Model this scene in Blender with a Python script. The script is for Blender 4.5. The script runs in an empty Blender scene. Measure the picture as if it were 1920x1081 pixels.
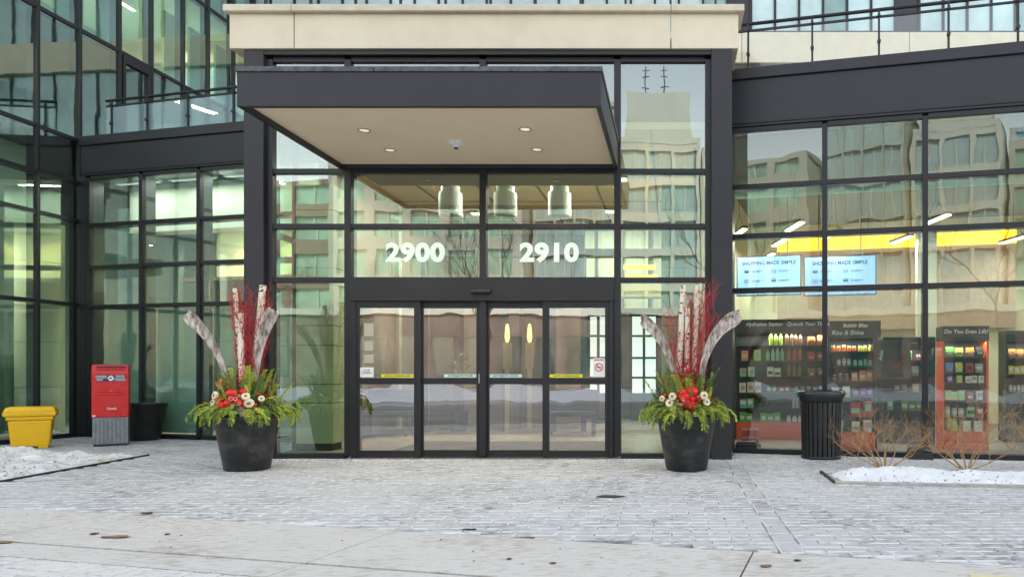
import bpy, math, random
from mathutils import Vector, Matrix, noise
R = math.radians
rnd = random.Random(7)
sc = bpy.context.scene
COL = sc.collection

# ------------------------------------------------------------------ camera, sky, sun, exposure
cam = bpy.data.cameras.new("camera"); camo = bpy.data.objects.new("camera", cam); COL.objects.link(camo)
camo.location = (0, -10, 1.2); camo.rotation_euler = (R(90), 0, 0)
cam.sensor_width = 36; cam.lens = 25.5; cam.shift_x = -0.15625; cam.shift_y = 0.0805
cam.clip_start = .05; cam.clip_end = 1500
sc.camera = camo

SUN_EL, SUN_AZ = 37, 14             # degrees; the sun stands behind the building (+Y), the forecourt lies in its shade
w = bpy.data.worlds.new("World"); sc.world = w; w.use_nodes = True
nt = w.node_tree; nt.nodes.clear()
sky = nt.nodes.new('ShaderNodeTexSky'); sky.sky_type = 'NISHITA'; sky.sun_disc = False
sky.sun_elevation = R(SUN_EL); sky.sun_rotation = R(SUN_AZ); sky.air_density = 1.3; sky.dust_density = .9; sky.ozone_density = 1.0
hs = nt.nodes.new('ShaderNodeHueSaturation'); hs.inputs['Saturation'].default_value = .72
bg = nt.nodes.new('ShaderNodeBackground'); bg.inputs['Strength'].default_value = .15
wo = nt.nodes.new('ShaderNodeOutputWorld')
nt.links.new(sky.outputs[0], hs.inputs['Color']); wb = nt.nodes.new('ShaderNodeMixRGB'); wb.blend_type = 'MULTIPLY'; wb.inputs[0].default_value = 1; wb.inputs[2].default_value = (1.16, 1.0, .85, 1)
nt.links.new(hs.outputs[0], wb.inputs[1]); nt.links.new(wb.outputs[0], bg.inputs[0]); nt.links.new(bg.outputs[0], wo.inputs[0])
sun = bpy.data.lights.new("sun", 'SUN'); sun.energy = 2.0; sun.angle = R(.6); sun.color = (1, .97, .93)
suno = bpy.data.objects.new("sun", sun); COL.objects.link(suno)
az, el = R(SUN_AZ), R(SUN_EL)
sdir = Vector((math.sin(az) * math.cos(el), math.cos(az) * math.cos(el), math.sin(el)))
suno.rotation_euler = sdir.to_track_quat('Z', 'Y').to_euler(); suno.location = (0, -20, 30)

sc.view_settings.view_transform = 'Standard'; sc.view_settings.look = 'None'
sc.view_settings.gamma = 1; sc.view_settings.use_curve_mapping = False
sc.view_settings.exposure = 2.0
sc.render.engine = 'CYCLES'
sc.cycles.max_bounces = 8; sc.cycles.diffuse_bounces = 4; sc.cycles.glossy_bounces = 4
sc.cycles.transparent_max_bounces = 32; sc.cycles.use_denoising = True
sc.cycles.sample_clamp_indirect = 6; sc.cycles.blur_glossy = .3
sc.cycles.caustics_reflective = False; sc.cycles.caustics_refractive = False

# ------------------------------------------------------------------ helpers
def at(px, py, d):
    """point of the place that the photograph shows at pixel (px, py), at distance d in front of the eye"""
    return Vector(((px - 1260) * d / 1360, d - 10, 1.2 + (695 - py) * d / 1360))
def gnd(px, py):
    d = 1632 / (py - 695); return Vector(((px - 1260) * d / 1360, d - 10, 0))

class MB:
    def __init__(s): s.v = []; s.f = []
    def add(s, vs, fs):
        o = len(s.v); s.v += [tuple(p) for p in vs]; s.f += [tuple(i + o for i in f) for f in fs]; return s
    def box(s, x0, x1, y0, y1, z0, z1):
        return s.add([(x0,y0,z0),(x1,y0,z0),(x1,y1,z0),(x0,y1,z0),(x0,y0,z1),(x1,y0,z1),(x1,y1,z1),(x0,y1,z1)],
                     [(0,3,2,1),(4,5,6,7),(0,1,5,4),(1,2,6,5),(2,3,7,6),(3,0,4,7)])
    def taper(s, c, z0, z1, a0, b0, a1, b1):
        x, y = c
        return s.add([(x-a0,y-b0,z0),(x+a0,y-b0,z0),(x+a0,y+b0,z0),(x-a0,y+b0,z0),(x-a1,y-b1,z1),(x+a1,y-b1,z1),(x+a1,y+b1,z1),(x-a1,y+b1,z1)],
                     [(0,3,2,1),(4,5,6,7),(0,1,5,4),(1,2,6,5),(2,3,7,6),(3,0,4,7)])
    def lathe(s, prof, n=32, c=(0,0,0), cap0=True, cap1=True):
        vs = []; fs = []
        for r, z in prof:
            for k in range(n):
                a = 2*math.pi*k/n; vs.append((c[0]+r*math.cos(a), c[1]+r*math.sin(a), c[2]+z))
        m = len(prof)
        for j in range(m-1):
            for k in range(n):
                k2 = (k+1) % n; fs.append((j*n+k, j*n+k2, (j+1)*n+k2, (j+1)*n+k))
        if cap0: fs.append(tuple(range(n-1, -1, -1)))
        if cap1: fs.append(tuple((m-1)*n+k for k in range(n)))
        return s.add(vs, fs)
    def tube(s, pts, rad, n=6, cap=True):
        pts = [Vector(p) for p in pts]; m = len(pts); vs = []; fs = []
        ref = Vector((.3, .2, 1)).normalized()
        for i, p in enumerate(pts):
            t = (pts[min(i+1, m-1)] - pts[max(i-1, 0)])
            if t.length < 1e-9: t = Vector((0,0,1))
            t.normalize()
            a = t.cross(ref)
            if a.length < .05: a = t.cross(Vector((1,0,0)))
            a.normalize(); b = t.cross(a)
            r = rad[i] if isinstance(rad, (list, tuple)) else rad
            for k in range(n):
                q = 2*math.pi*k/n; vs.append(p + a*(r*math.cos(q)) + b*(r*math.sin(q)))
        for i in range(m-1):
            for k in range(n):
                k2 = (k+1) % n; fs.append((i*n+k, i*n+k2, (i+1)*n+k2, (i+1)*n+k))
        if cap: fs.append(tuple(range(n-1,-1,-1))); fs.append(tuple((m-1)*n+k for k in range(n)))
        return s.add(vs, fs)
    def ball(s, c, r, nu=10, nv=7, sq=1.0, lump=0, seed=0):
        vs = [(c[0], c[1], c[2]-r*sq)]; fs = []
        for j in range(1, nv):
            ph = math.pi*j/nv
            for k in range(nu):
                a = 2*math.pi*k/nu
                q = r*(1+lump*math.sin(a*5+seed)*math.sin(ph))
                vs.append((c[0]+q*math.sin(ph)*math.cos(a), c[1]+q*math.sin(ph)*math.sin(a), c[2]-q*sq*math.cos(ph)))
        vs.append((c[0], c[1], c[2]+r*sq))
        for k in range(nu):
            k2 = (k+1) % nu; fs.append((0, 1+k2, 1+k))
            for j in range(nv-2): fs.append((1+j*nu+k, 1+j*nu+k2, 1+(j+1)*nu+k2, 1+(j+1)*nu+k))
            fs.append((1+(nv-2)*nu+k, 1+(nv-2)*nu+k2, len(vs)-1))
        return s.add(vs, fs)
    def mesh(s, name, mat, smooth=False):
        me = bpy.data.meshes.new(name); me.from_pydata(s.v, [], s.f); me.update()
        if mat: me.materials.append(mat)
        if smooth: me.polygons.foreach_set('use_smooth', [True]*len(me.polygons))
        return me
    def build(s, name, mat, parent=None, loc=None, rz=0, smooth=False, bevel=0, seg=2):
        o = bpy.data.objects.new(name, s.mesh(name, mat, smooth)); COL.objects.link(o)
        if parent: o.parent = parent
        if loc is not None: o.location = loc
        if rz: o.rotation_euler.z = rz
        if bevel:
            m = o.modifiers.new("bevel", 'BEVEL'); m.width = bevel; m.segments = seg; m.limit_method = 'ANGLE'
        if smooth and bevel: pass
        return o
def smooth_by_angle(o, ang=35):
    me = o.data; me.polygons.foreach_set('use_smooth', [True]*len(me.polygons))
    try: me.set_sharp_from_angle(angle=R(ang))
    except Exception: pass
    return o
def inst(name, me, parent, loc, rot=(0,0,0), scale=(1,1,1)):
    o = bpy.data.objects.new(name, me); COL.objects.link(o); o.parent = parent
    o.location = loc; o.rotation_euler = rot; o.scale = scale; return o
def tag(o, label=None, cat=None, group=None, kind=None):
    if label: o['label'] = label
    if cat: o['category'] = cat
    if group: o['group'] = group
    if kind: o['kind'] = kind
    return o
def empty(name, loc=(0,0,0), rz=0, label=None, cat=None, group=None):
    o = bpy.data.objects.new(name, None); COL.objects.link(o); o.empty_display_size = .1
    o.location = loc; o.rotation_euler.z = rz; return tag(o, label, cat, group)
def copy_tree(o, parent=None):
    c = o.copy(); COL.objects.link(c)
    if parent: c.parent = parent
    for ch in list(o.children): copy_tree(ch, c)
    return c
def text(name, body, size, loc, mat, parent=None, rot=(math.pi/2, 0, 0), off=0, ext=.0015, shear=0, align='CENTER', space=1, sx=1):
    cu = bpy.data.curves.new(name, 'FONT'); cu.body = body; cu.size = size; cu.offset = off; cu.extrude = ext
    cu.shear = shear; cu.align_x = align; cu.align_y = 'CENTER'; cu.space_character = space; cu.resolution_u = 4
    t = bpy.data.objects.new(name, cu); COL.objects.link(t)
    bpy.context.view_layer.update()
    me = bpy.data.meshes.new_from_object(t.evaluated_get(bpy.context.evaluated_depsgraph_get()))
    bpy.data.objects.remove(t); me.materials.clear(); me.materials.append(mat); me.name = name
    o = bpy.data.objects.new(name, me); COL.objects.link(o); o.location = loc; o.rotation_euler = rot; o.scale.x = sx
    if parent: o.parent = parent
    return o

# ------------------------------------------------------------------ materials
def newmat(name):
    m = bpy.data.materials.new(name); m.use_nodes = True
    n = m.node_tree.nodes; l = m.node_tree.links
    return m, n, l, n['Principled BSDF']
def mat(name, col, rough=.6, metal=0, var=0, vscale=6, bump=0, bscale=40, bdist=.01, spec=.5, emit=None, es=1, col2=None, stretch=None, trans=0, rvar=0, detail=5):
    m, n, l, p = newmat(name)
    p.inputs['Base Color'].default_value = (*col, 1); p.inputs['Roughness'].default_value = rough
    p.inputs['Metallic'].default_value = metal; p.inputs['Specular IOR Level'].default_value = spec
    if emit: p.inputs['Emission Color'].default_value = (*emit, 1); p.inputs['Emission Strength'].default_value = es
    if trans:
        p.inputs['Subsurface Weight'].default_value = trans; p.inputs['Subsurface Radius'].default_value = (.02,.02,.01); p.inputs['Subsurface Scale'].default_value=.3
    tc = n.new('ShaderNodeTexCoord'); mp = n.new('ShaderNodeMapping'); l.new(tc.outputs['Object'], mp.inputs[0])
    if stretch: mp.inputs['Scale'].default_value = stretch
    oi = n.new('ShaderNodeObjectInfo')
    if var or col2:
        t = n.new('ShaderNodeTexNoise'); t.inputs['Scale'].default_value = vscale; t.inputs['Detail'].default_value = detail; t.inputs['Roughness'].default_value = .6
        l.new(mp.outputs[0], t.inputs['Vector'])
        cr = n.new('ShaderNodeValToRGB'); l.new(t.outputs[0], cr.inputs[0])
        c2 = col2 or tuple(min(1, c*(1+var)) for c in col); c1 = col if col2 else tuple(c*(1-var) for c in col)
        cr.color_ramp.elements[0].position = .35; cr.color_ramp.elements[0].color = (*c1, 1)
        cr.color_ramp.elements[1].position = .68; cr.color_ramp.elements[1].color = (*c2, 1)
        h = n.new('ShaderNodeHueSaturation'); l.new(cr.outputs[0], h.inputs['Color'])
        mr = n.new('ShaderNodeMapRange'); mr.inputs[3].default_value = 1-rvar; mr.inputs[4].default_value = 1+rvar
        l.new(oi.outputs['Random'], mr.inputs[0]); l.new(mr.outputs[0], h.inputs['Value'])
        l.new(h.outputs[0], p.inputs['Base Color'])
        mr2 = n.new('ShaderNodeMapRange'); mr2.inputs[3].default_value = max(0,rough-.12); mr2.inputs[4].default_value = min(1,rough+.15)
        l.new(t.outputs[0], mr2.inputs[0]); l.new(mr2.outputs[0], p.inputs['Roughness'])
    if bump:
        t2 = n.new('ShaderNodeTexNoise'); t2.inputs['Scale'].default_value = bscale; t2.inputs['Detail'].default_value = 6
        l.new(mp.outputs[0], t2.inputs['Vector'])
        b = n.new('ShaderNodeBump'); b.inputs['Strength'].default_value = bump; b.inputs['Distance'].default_value = bdist
        l.new(t2.outputs[0], b.inputs['Height']); l.new(b.outputs[0], p.inputs['Normal'])
    return m
def glass(name, tint=(.72,.86,.78), f0=.22, refl=(1,1,1), wav=.0012, wscale=1.6, haze=0, hazecol=(.3,.45,.4)):
    m, n, l, p = newmat(name); n.remove(p); out = n['Material Output']
    tr = n.new('ShaderNodeBsdfTransparent'); tr.inputs[0].default_value = (*tint, 1)
    clear = n.new('ShaderNodeBsdfTransparent'); clear.inputs[0].default_value = (.98,1,.99,1)
    gl = n.new('ShaderNodeBsdfGlossy'); gl.inputs['Roughness'].default_value = .0; gl.inputs['Color'].default_value = (*refl, 1)
    tc = n.new('ShaderNodeTexCoord'); oi = n.new('ShaderNodeObjectInfo')
    ad = n.new('ShaderNodeVectorMath'); ad.operation = 'ADD'
    ml = n.new('ShaderNodeMath'); ml.operation = 'MULTIPLY'; ml.inputs[1].default_value = 57
    l.new(oi.outputs['Random'], ml.inputs[0]); l.new(tc.outputs['Object'], ad.inputs[0]); l.new(ml.outputs[0], ad.inputs[1])
    t = n.new('ShaderNodeTexNoise'); t.inputs['Scale'].default_value = wscale; t.inputs['Detail'].default_value = 1.2
    l.new(ad.outputs[0], t.inputs['Vector'])
    b = n.new('ShaderNodeBump'); b.inputs['Strength'].default_value = 1; b.inputs['Distance'].default_value = wav
    l.new(t.outputs[0], b.inputs['Height']); l.new(b.outputs[0], gl.inputs['Normal'])
    lw = n.new('ShaderNodeLayerWeight'); lw.inputs[0].default_value = .5
    pw = n.new('ShaderNodeMath'); pw.operation = 'POWER'; pw.inputs[1].default_value = 4; l.new(lw.outputs['Facing'], pw.inputs[0])
    mr = n.new('ShaderNodeMapRange'); mr.inputs[3].default_value = f0; mr.inputs[4].default_value = 1; l.new(pw.outputs[0], mr.inputs[0])
    mx = n.new('ShaderNodeMixShader'); l.new(mr.outputs[0], mx.inputs[0]); l.new(gl.outputs[0], mx.inputs[2])
    if haze:
        df = n.new('ShaderNodeBsdfDiffuse'); df.inputs[0].default_value = (*hazecol, 1)
        m2 = n.new('ShaderNodeMixShader'); m2.inputs[0].default_value = haze
        l.new(tr.outputs[0], m2.inputs[1]); l.new(df.outputs[0], m2.inputs[2]); l.new(m2.outputs[0], mx.inputs[1])
    else: l.new(tr.outputs[0], mx.inputs[1])
    ge = n.new('ShaderNodeNewGeometry'); fx = n.new('ShaderNodeMixShader')
    l.new(ge.outputs['Backfacing'], fx.inputs[0]); l.new(mx.outputs[0], fx.inputs[1]); l.new(clear.outputs[0], fx.inputs[2])
    l.new(fx.outputs[0], out.inputs['Surface'])
    return m

M = {}
M['frame'] = mat('dark_bronze_aluminium', (.021,.020,.025), .42, .25, var=.12, vscale=2, bump=.05, bscale=60, bdist=.002)
M['fascia'] = mat('dark_metal_panel', (.028,.026,.034), .45, .2, var=.18, vscale=1.3, bump=.12, bscale=2.0, bdist=.004, stretch=(1,1,.5))
M['column'] = mat('dark_column_cladding', (.027,.025,.031), .5, .15, var=.15, vscale=2.5)
M['coping'] = mat('dark_coping_with_frost', (.05,.05,.055), .5, .2, col2=(.13,.13,.14), vscale=14)
M['cream'] = mat('cream_precast', (.72,.62,.48), .85, col2=(.78,.69,.55), vscale=3, bump=.1, bscale=120, bdist=.002, spec=.2)
M['cream_cap'] = mat('cream_precast_cap', (.60,.52,.42), .85, col2=(.70,.62,.51), vscale=6, bump=.1, bscale=120, bdist=.002, spec=.2)
M['soffit'] = mat('soffit_stucco', (.93,.75,.53), .9, col2=(.95,.80,.59), vscale=1.2, bump=.1, bscale=160, bdist=.001, spec=.15)
M['white'] = mat('white_enamel', (.8,.8,.78), .4)
M['g_portal'] = glass('portal_glass', (.74,.86,.76), .23, (.92,1,.96), wav=.0013, wscale=1.6)
M['g_door'] = glass('door_glass', (.84,.82,.75), .34, (.98,.98,.97), wav=.0013, wscale=2.6)
M['g_wing'] = glass('wing_glass', (.78,.91,.83), .12, wav=.0018, haze=.10, hazecol=(.45,.66,.52))
M['g_shop'] = glass('shop_glass', (.84,.90,.84), .14, (.93,1,.96), wav=.0014, wscale=2.0)
M['g_tower'] = glass('tower_glass', (.66,.82,.76), .28, (.86,1,.95), wav=.0018)
M['g_rail'] = glass('railing_glass', (.80,.91,.92), .14, wav=.0004, haze=.34, hazecol=(.60,.80,.88))
M['g_rail2'] = glass('clear_railing_glass', (.90,.93,.92), .07, wav=.0004, haze=.06, hazecol=(.6,.6,.58))
M['g_edge'] = mat('glass_edge', (.35,.62,.58), .25, emit=None)
M['inwall'] = mat('interior_plaster', (.58,.60,.44), .85, var=.05, vscale=1)
M['inwhite'] = mat('interior_bulkhead', (.72,.80,.68), .85, var=.05, vscale=.8)
M['green'] = mat('green_backpanel', (.24,.40,.33), .45, col2=(.32,.48,.40), vscale=.9, detail=2)
M['green2'] = mat('celery_column_panel', (.46,.52,.32), .6, col2=(.52,.58,.38), vscale=.8, detail=2)
M['wood'] = mat('brown_wood_panel', (.12,.08,.055), .45, col2=(.19,.125,.085), vscale=5, stretch=(6,6,.5))
M['tan'] = mat('tan_ceiling', (.62,.45,.30), .8, var=.08, vscale=1)
M['darkin'] = mat('dark_interior', (.05,.055,.055), .6)
M['teal'] = mat('teal_grey_interior', (.24,.36,.35), .7, var=.3, vscale=.7)
M['tile'] = mat('lobby_floor_tile', (.42,.36,.29), .3, var=.1, vscale=2)
M['black'] = mat('black_plastic', (.018,.018,.020), .42, var=.25, vscale=9, bump=.1, bscale=80, bdist=.002)
M['yellow'] = mat('yellow_polyethylene', (.90,.50,.004), .38, col2=(.93,.55,.015), vscale=14, bump=.05, bscale=90, bdist=.002)
M['red'] = mat('red_postbox_paint', (.64,.006,.010), .30, col2=(.74,.02,.02), vscale=9, bump=.08, bscale=14, bdist=.003)
M['grey_metal'] = mat('grey_ribbed_metal', (.20,.22,.235), .5, .2, col2=(.29,.31,.325), vscale=8)
M['navy'] = mat('navy_decal', (.012,.02,.12), .4)
M['label_white'] = mat('decal_white', (.8,.8,.8), .5)
M['digits'] = mat('frosted_white_vinyl', (.86,.97,.94), .6, var=.02, vscale=3)
M['blackprint'] = mat('black_print', (.02,.02,.02), .6)
M['redprint'] = mat('red_print', (.6,.01,.02), .6)
M['stripyellow'] = mat('yellow_strip', (.72,.68,.02), .5)
M['strippale'] = mat('pale_strip', (.55,.75,.72), .5)
M['steel'] = mat('dark_steel_edging', (.035,.03,.028), .7, .3, var=.4, vscale=20)

_n = M['digits'].node_tree; _p = _n.nodes['Principled BSDF']; _t = _n.nodes.new('ShaderNodeBsdfTranslucent'); _t.inputs[0].default_value = (.86,.97,.92,1)
_m = _n.nodes.new('ShaderNodeMixShader'); _m.inputs[0].default_value = .3; _n.links.new(_p.outputs[0], _m.inputs[1]); _n.links.new(_t.outputs[0], _m.inputs[2]); _n.links.new(_m.outputs[0], _n.nodes['Material Output'].inputs[0])
def paver_mat(name, dark, light, dust, amt, edge=0):
    m, n, l, p = newmat(name)
    ge = n.new('ShaderNodeNewGeometry')
    mp = n.new('ShaderNodeMapping'); l.new(ge.outputs['Position'], mp.inputs[0]); mp.inputs['Scale'].default_value = (3.5, 8.6, 1)
    vo = n.new('ShaderNodeTexVoronoi'); vo.inputs['Scale'].default_value = 1; l.new(mp.outputs[0], vo.inputs['Vector'])
    cr = n.new('ShaderNodeMixRGB'); cr.inputs[1].default_value = (*dark,1); cr.inputs[2].default_value = (*light,1)
    sep = n.new('ShaderNodeSeparateColor'); l.new(vo.outputs['Color'], sep.inputs[0]); l.new(sep.outputs[0], cr.inputs[0])
    a = n.new('ShaderNodeTexNoise'); a.inputs['Scale'].default_value = .9; a.inputs['Detail'].default_value = 9; a.inputs['Roughness'].default_value = .72
    l.new(ge.outputs['Position'], a.inputs['Vector'])
    mp2 = n.new('ShaderNodeMapping'); mp2.inputs['Scale'].default_value = (9, 34, 20); l.new(ge.outputs['Position'], mp2.inputs[0])
    b = n.new('ShaderNodeTexNoise'); b.inputs['Scale'].default_value = 1; b.inputs['Detail'].default_value = 5; l.new(mp2.outputs[0], b.inputs['Vector'])
    mu = n.new('ShaderNodeMath'); mu.operation = 'ADD'; l.new(a.outputs[0], mu.inputs[0]); l.new(b.outputs[0], mu.inputs[1])
    rp = n.new('ShaderNodeValToRGB'); rp.color_ramp.elements[0].position = .86-amt; rp.color_ramp.elements[1].position = 1.2-amt
    rp.color_ramp.elements[0].position = max(0, (.86-amt)); rp.color_ramp.elements[1].position = min(1, 1.22-amt)
    rp.color_ramp.elements[1].color = (.9,.9,.9,1)
    l.new(mu.outputs[0], rp.inputs[0])
    mx = n.new('ShaderNodeMixRGB'); mx.inputs[2].default_value = (*dust,1); l.new(rp.outputs[0], mx.inputs[0]); l.new(cr.outputs[0], mx.inputs[1])
    # small dark specks and damp stains
    s = n.new('ShaderNodeTexNoise'); s.inputs['Scale'].default_value = 38; s.inputs['Detail'].default_value = 3; l.new(ge.outputs['Position'], s.inputs['Vector'])
    sr = n.new('ShaderNodeValToRGB'); sr.color_ramp.elements[0].position = .27; sr.color_ramp.elements[1].position = .34; l.new(s.outputs[0], sr.inputs[0])
    m2 = n.new('ShaderNodeMixRGB'); m2.blend_type = 'MULTIPLY'; m2.inputs[0].default_value = .55; l.new(mx.outputs[0], m2.inputs[1]); l.new(sr.outputs[0], m2.inputs[2])
    fin = m2
    if edge:     # snow caught on the chamfers round each paver
        sx_ = n.new('ShaderNodeSeparateXYZ'); l.new(ge.outputs['True Normal'], sx_.inputs[0])
        er = n.new('ShaderNodeMapRange'); er.inputs[1].default_value = .97; er.inputs[2].default_value = .80; er.inputs[3].default_value = 0; er.inputs[4].default_value = 1; l.new(sx_.outputs[2], er.inputs[0])
        en = n.new('ShaderNodeTexNoise'); en.inputs['Scale'].default_value = 7; en.inputs['Detail'].default_value = 4; l.new(ge.outputs['Position'], en.inputs['Vector'])
        e2 = n.new('ShaderNodeMapRange'); e2.inputs[1].default_value = .40; e2.inputs[2].default_value = .52; l.new(en.outputs[0], e2.inputs[0])
        e3 = n.new('ShaderNodeMath'); e3.operation = 'MULTIPLY'; l.new(er.outputs[0], e3.inputs[0]); l.new(e2.outputs[0], e3.inputs[1])
        fin = n.new('ShaderNodeMixRGB'); l.new(e3.outputs[0], fin.inputs[0]); l.new(m2.outputs[0], fin.inputs[1]); fin.inputs[2].default_value = (.66,.655,.65,1)
    l.new(fin.outputs[0], p.inputs['Base Color']); p.inputs['Roughness'].default_value = .82; p.inputs['Specular IOR Level'].default_value = .3
    bu = n.new('ShaderNodeBump'); bu.inputs['Strength'].default_value = .6; bu.inputs['Distance'].default_value = .004
    l.new(mu.outputs[0], bu.inputs['Height']); l.new(bu.outputs[0], p.inputs['Normal'])
    return m
M['paver'] = paver_mat('grey_paver_snow_dusted', (.225,.22,.22), (.33,.32,.315), (.52,.51,.505), .04, 1)
M['joint'] = mat('snow_filled_joint', (.10,.10,.10), .9, col2=(.75,.75,.77), vscale=3.2, bump=.5, bscale=60, bdist=.006, detail=8)
M['concrete'] = paver_mat('salted_concrete', (.40,.365,.325), (.45,.415,.375), (.60,.57,.54), .06)
M['brick'] = paver_mat('pale_brick_paver', (.40,.37,.35), (.52,.49,.47), (.66,.64,.62), .05)
M['darkjoint'] = mat('dark_joint_sand', (.03,.026,.022), .9, col2=(.10,.09,.08), vscale=9)
bark_pre = mat('indoor_stem', (.1,.07,.05), .8)
M['ground'] = mat('winter_ground', (.34,.33,.32), .9, col2=(.55,.55,.56), vscale=.25, detail=8)
M['asphalt'] = mat('salted_asphalt', (.22,.21,.20), .8, col2=(.36,.35,.34), vscale=.8, detail=9)
M['snow'] = mat('snow', (.78,.79,.82), .7, col2=(.86,.87,.89), vscale=7, bump=.9, bscale=22, bdist=.02)
M['snowdirty'] = mat('dirty_snow', (.55,.52,.48), .8, col2=(.84,.85,.87), vscale=5, bump=1, bscale=28, bdist=.02, detail=8)

# ------------------------------------------------------------------ ground, road, paving
MB().box(-260, 260, -220, 200, -.5, -.030).build('ground', M['ground']); tag(bpy.data.objects['ground'], kind='structure')
A = R(-13.6); ru = Vector((math.cos(A), math.sin(A), 0)); rn = Vector((-math.sin(A), math.cos(A), 0))
def road(u, n, z=0): return ru*u + rn*n + Vector((0,0,z))
N1, N2, N3 = -4.875, -5.84, -6.16
yl = lambda x: (N1+.02-rn.x*x)/rn.y
c = [(-16, yl(-16)), (13, yl(13)), (13, 5), (-16, 5)]
g = MB().add([(x,y,-.026) for x,y in c]+[(x,y,-.010) for x,y in c], [(0,3,2,1),(4,5,6,7),(0,1,5,4),(1,2,6,5),(2,3,7,6),(3,0,4,7)]).build('paver_bed', M['joint']); tag(g, kind='structure')

pav = empty('paved_forecourt'); tag(pav, kind='structure')
def chamfer_brick(L, W, H=.05, c=.010):
    mb = MB(); l, w_ = L/2, W/2
    rings = [(l, w_, -H), (l, w_, -c), (l-c, w_-c, 0)]
    vs = []
    for a, b, z in rings: vs += [(-a,-b,z),(a,-b,z),(a,b,z),(-a,b,z)]
    fs = []
    for j in range(2):
        for k in range(4):
            k2 = (k+1) % 4; fs.append((j*4+k, j*4+k2, (j+1)*4+k2, (j+1)*4+k))
    fs.append((8,9,10,11))
    return mb.add(vs, fs)
BL, BW, J = .286, .117, .009
bm_full = chamfer_brick(BL-J, BW-J).mesh('paver', M['paver'])
bm_half = chamfer_brick(BL/2-J, BW-J).mesh('paver_half', M['paver'])
bm_band = chamfer_brick(BL-J, .165-J).mesh('paver_band', M['paver'])
BX0, BX1 = .715, .89                                   # the lengthwise band of pavers
def nline(x, y): return x*rn.x + y*rn.y
wall_keep = lambda x, y: (y < .02 if -5.9 < x < .85 else (y < .66-.2366*(x-.94) if x >= .85 else (y < 3.28-.2366*(x+10.71) and x > -11.0)))
def inbed(x, y):
    # left snow bed, right snow bed
    if y < .30 and y > -9 and x < -7.27-.0766*(y+2.15): return y < .30 and y > -3.6
    if x > 1.80 and -1.36 > y > -2.26-.10*(x-1.75): return True
    return False
bricks = []
row = 0; y = -6.92+BW/2+.003
while y < 3.3:
    for side in (0, 1):
        off = (row % 2)*BL/2
        if side == 0: xs = [BX0 - BL/2 - i*BL - off for i in range(48)]; half = (BX0 - BL/4, row % 2)
        else: xs = [BX1 + BL/2 + i*BL + off for i in range(40)]; half = (BX1 + BL/4, row % 2)
        if half[1]: bricks.append((half[0], y, 'h'))
        bricks += [(x, y, 'f') for x in xs]
    row += 1; y += BW
y = -6.2
while y < .5: bricks.append(((BX0+BX1)/2, y, 'b')); y += BL
keep = []
for x, y, k in bricks:
    if nline(x, y) < N1+.045 or not wall_keep(x, y) or inbed(x, y): continue
    px = 1260+1360*x/(y+10)
    keep.append((0 if -40 < px < 1960 else 1, y+10, x, y, k))
keep.sort()
rest = MB()
for i, (vis, d, x, y, k) in enumerate(keep):
    me = {'f': bm_full, 'h': bm_half, 'b': bm_band}[k]
    dz = rnd.uniform(-.003, .0015); tx, ty = rnd.uniform(-.008,.008), rnd.uniform(-.012,.012); rz = rnd.uniform(-.006,.006) + (math.pi/2 if k == 'b' else 0)
    if i < 298: inst('paver', me, pav, (x, y, dz), (ty, tx, rz))
    else:
        T = Matrix.Translation((x,y,dz)) @ Matrix.Rotation(rz, 4, 'Z') @ Matrix.Rotation(tx, 4, 'Y') @ Matrix.Rotation(ty, 4, 'X')
        rest.add([T @ v.co for v in me.vertices], [tuple(p.vertices) for p in me.polygons])
tag(rest.build('paver_field', M['paver'], pav), kind='stuff')

# concrete slabs of the drive edge
drive = empty('concrete_drive_edge'); tag(drive, kind='structure')
def roadbox(mb, u0, u1, n0, n1, z0, z1):
    c = [road(u0,n0), road(u1,n0), road(u1,n1), road(u0,n1)]
    return mb.add([(p.x,p.y,z0) for p in c]+[(p.x,p.y,z1) for p in c], [(0,3,2,1),(4,5,6,7),(0,1,5,4),(1,2,6,5),(2,3,7,6),(3,0,4,7)])
g = MB(); roadbox(g, -40, 40, -12, N1+.03, -.029, -.0265); tag(g.build('drive_bed', M['darkjoint']), kind='structure')
us = [1.74+2.7*k for k in range(-9, 9)]
for a, b in zip(us[:-1], us[1:]):
    for n0, n1 in ((N2+.006, N1-.005), (N3+.006, N2-.006)):
        s = MB(); roadbox(s, a+.006, b-.006, n0+.010, n1-.010, -.025, -.002+rnd.uniform(-.002,.002)); s.build('concrete_slab', M['concrete'], drive, bevel=.002, seg=1)
bb = [chamfer_brick(.2-.013, .1-.013, .02, .005).mesh('brick_paver', M['brick'])]
cands = []
for k in range(-80, 80): cands.append((road(k*.1, N3-.1), A+math.pi/2))
for r_ in range(9):
    for k in range(-40, 40): cands.append((road(k*.2+(r_ % 2)*.1, N3-.2-.05-r_*.1), A))
cands.sort(key=lambda c: (0 if (-30 < 1260+1360*c[0].x/(c[0].y+10) < 800 and c[0].y > -6.4) else 1, -c[0].y))
rest = MB()
for i, (p, rz) in enumerate(cands):
    dz = rnd.uniform(-.004,.001); tx, ty = rnd.uniform(-.01,.01), rnd.uniform(-.01,.01)
    if i < 150: inst('brick_paver', bb[0], drive, (p.x,p.y,dz), (tx,ty,rz))
    else:
        T = Matrix.Translation((p.x,p.y,dz)) @ Matrix.Rotation(rz, 4, 'Z')
        rest.add([T @ v.co for v in bb[0].vertices], [tuple(q.vertices) for q in bb[0].polygons])
tag(rest.build('brick_field', M['brick'], drive), kind='stuff')
g = MB(); roadbox(g, -60, 60, -17, N3-1.12, -.022, -.006); tag(g.build('roadway', M['asphalt']), kind='structure')
g = MB(); p = gnd(1852, 1079); roadbox(g, p.dot(ru)-.10, p.dot(ru)+.16, p.dot(rn)-.22, p.dot(rn)+.02, -.001, .003)
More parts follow.
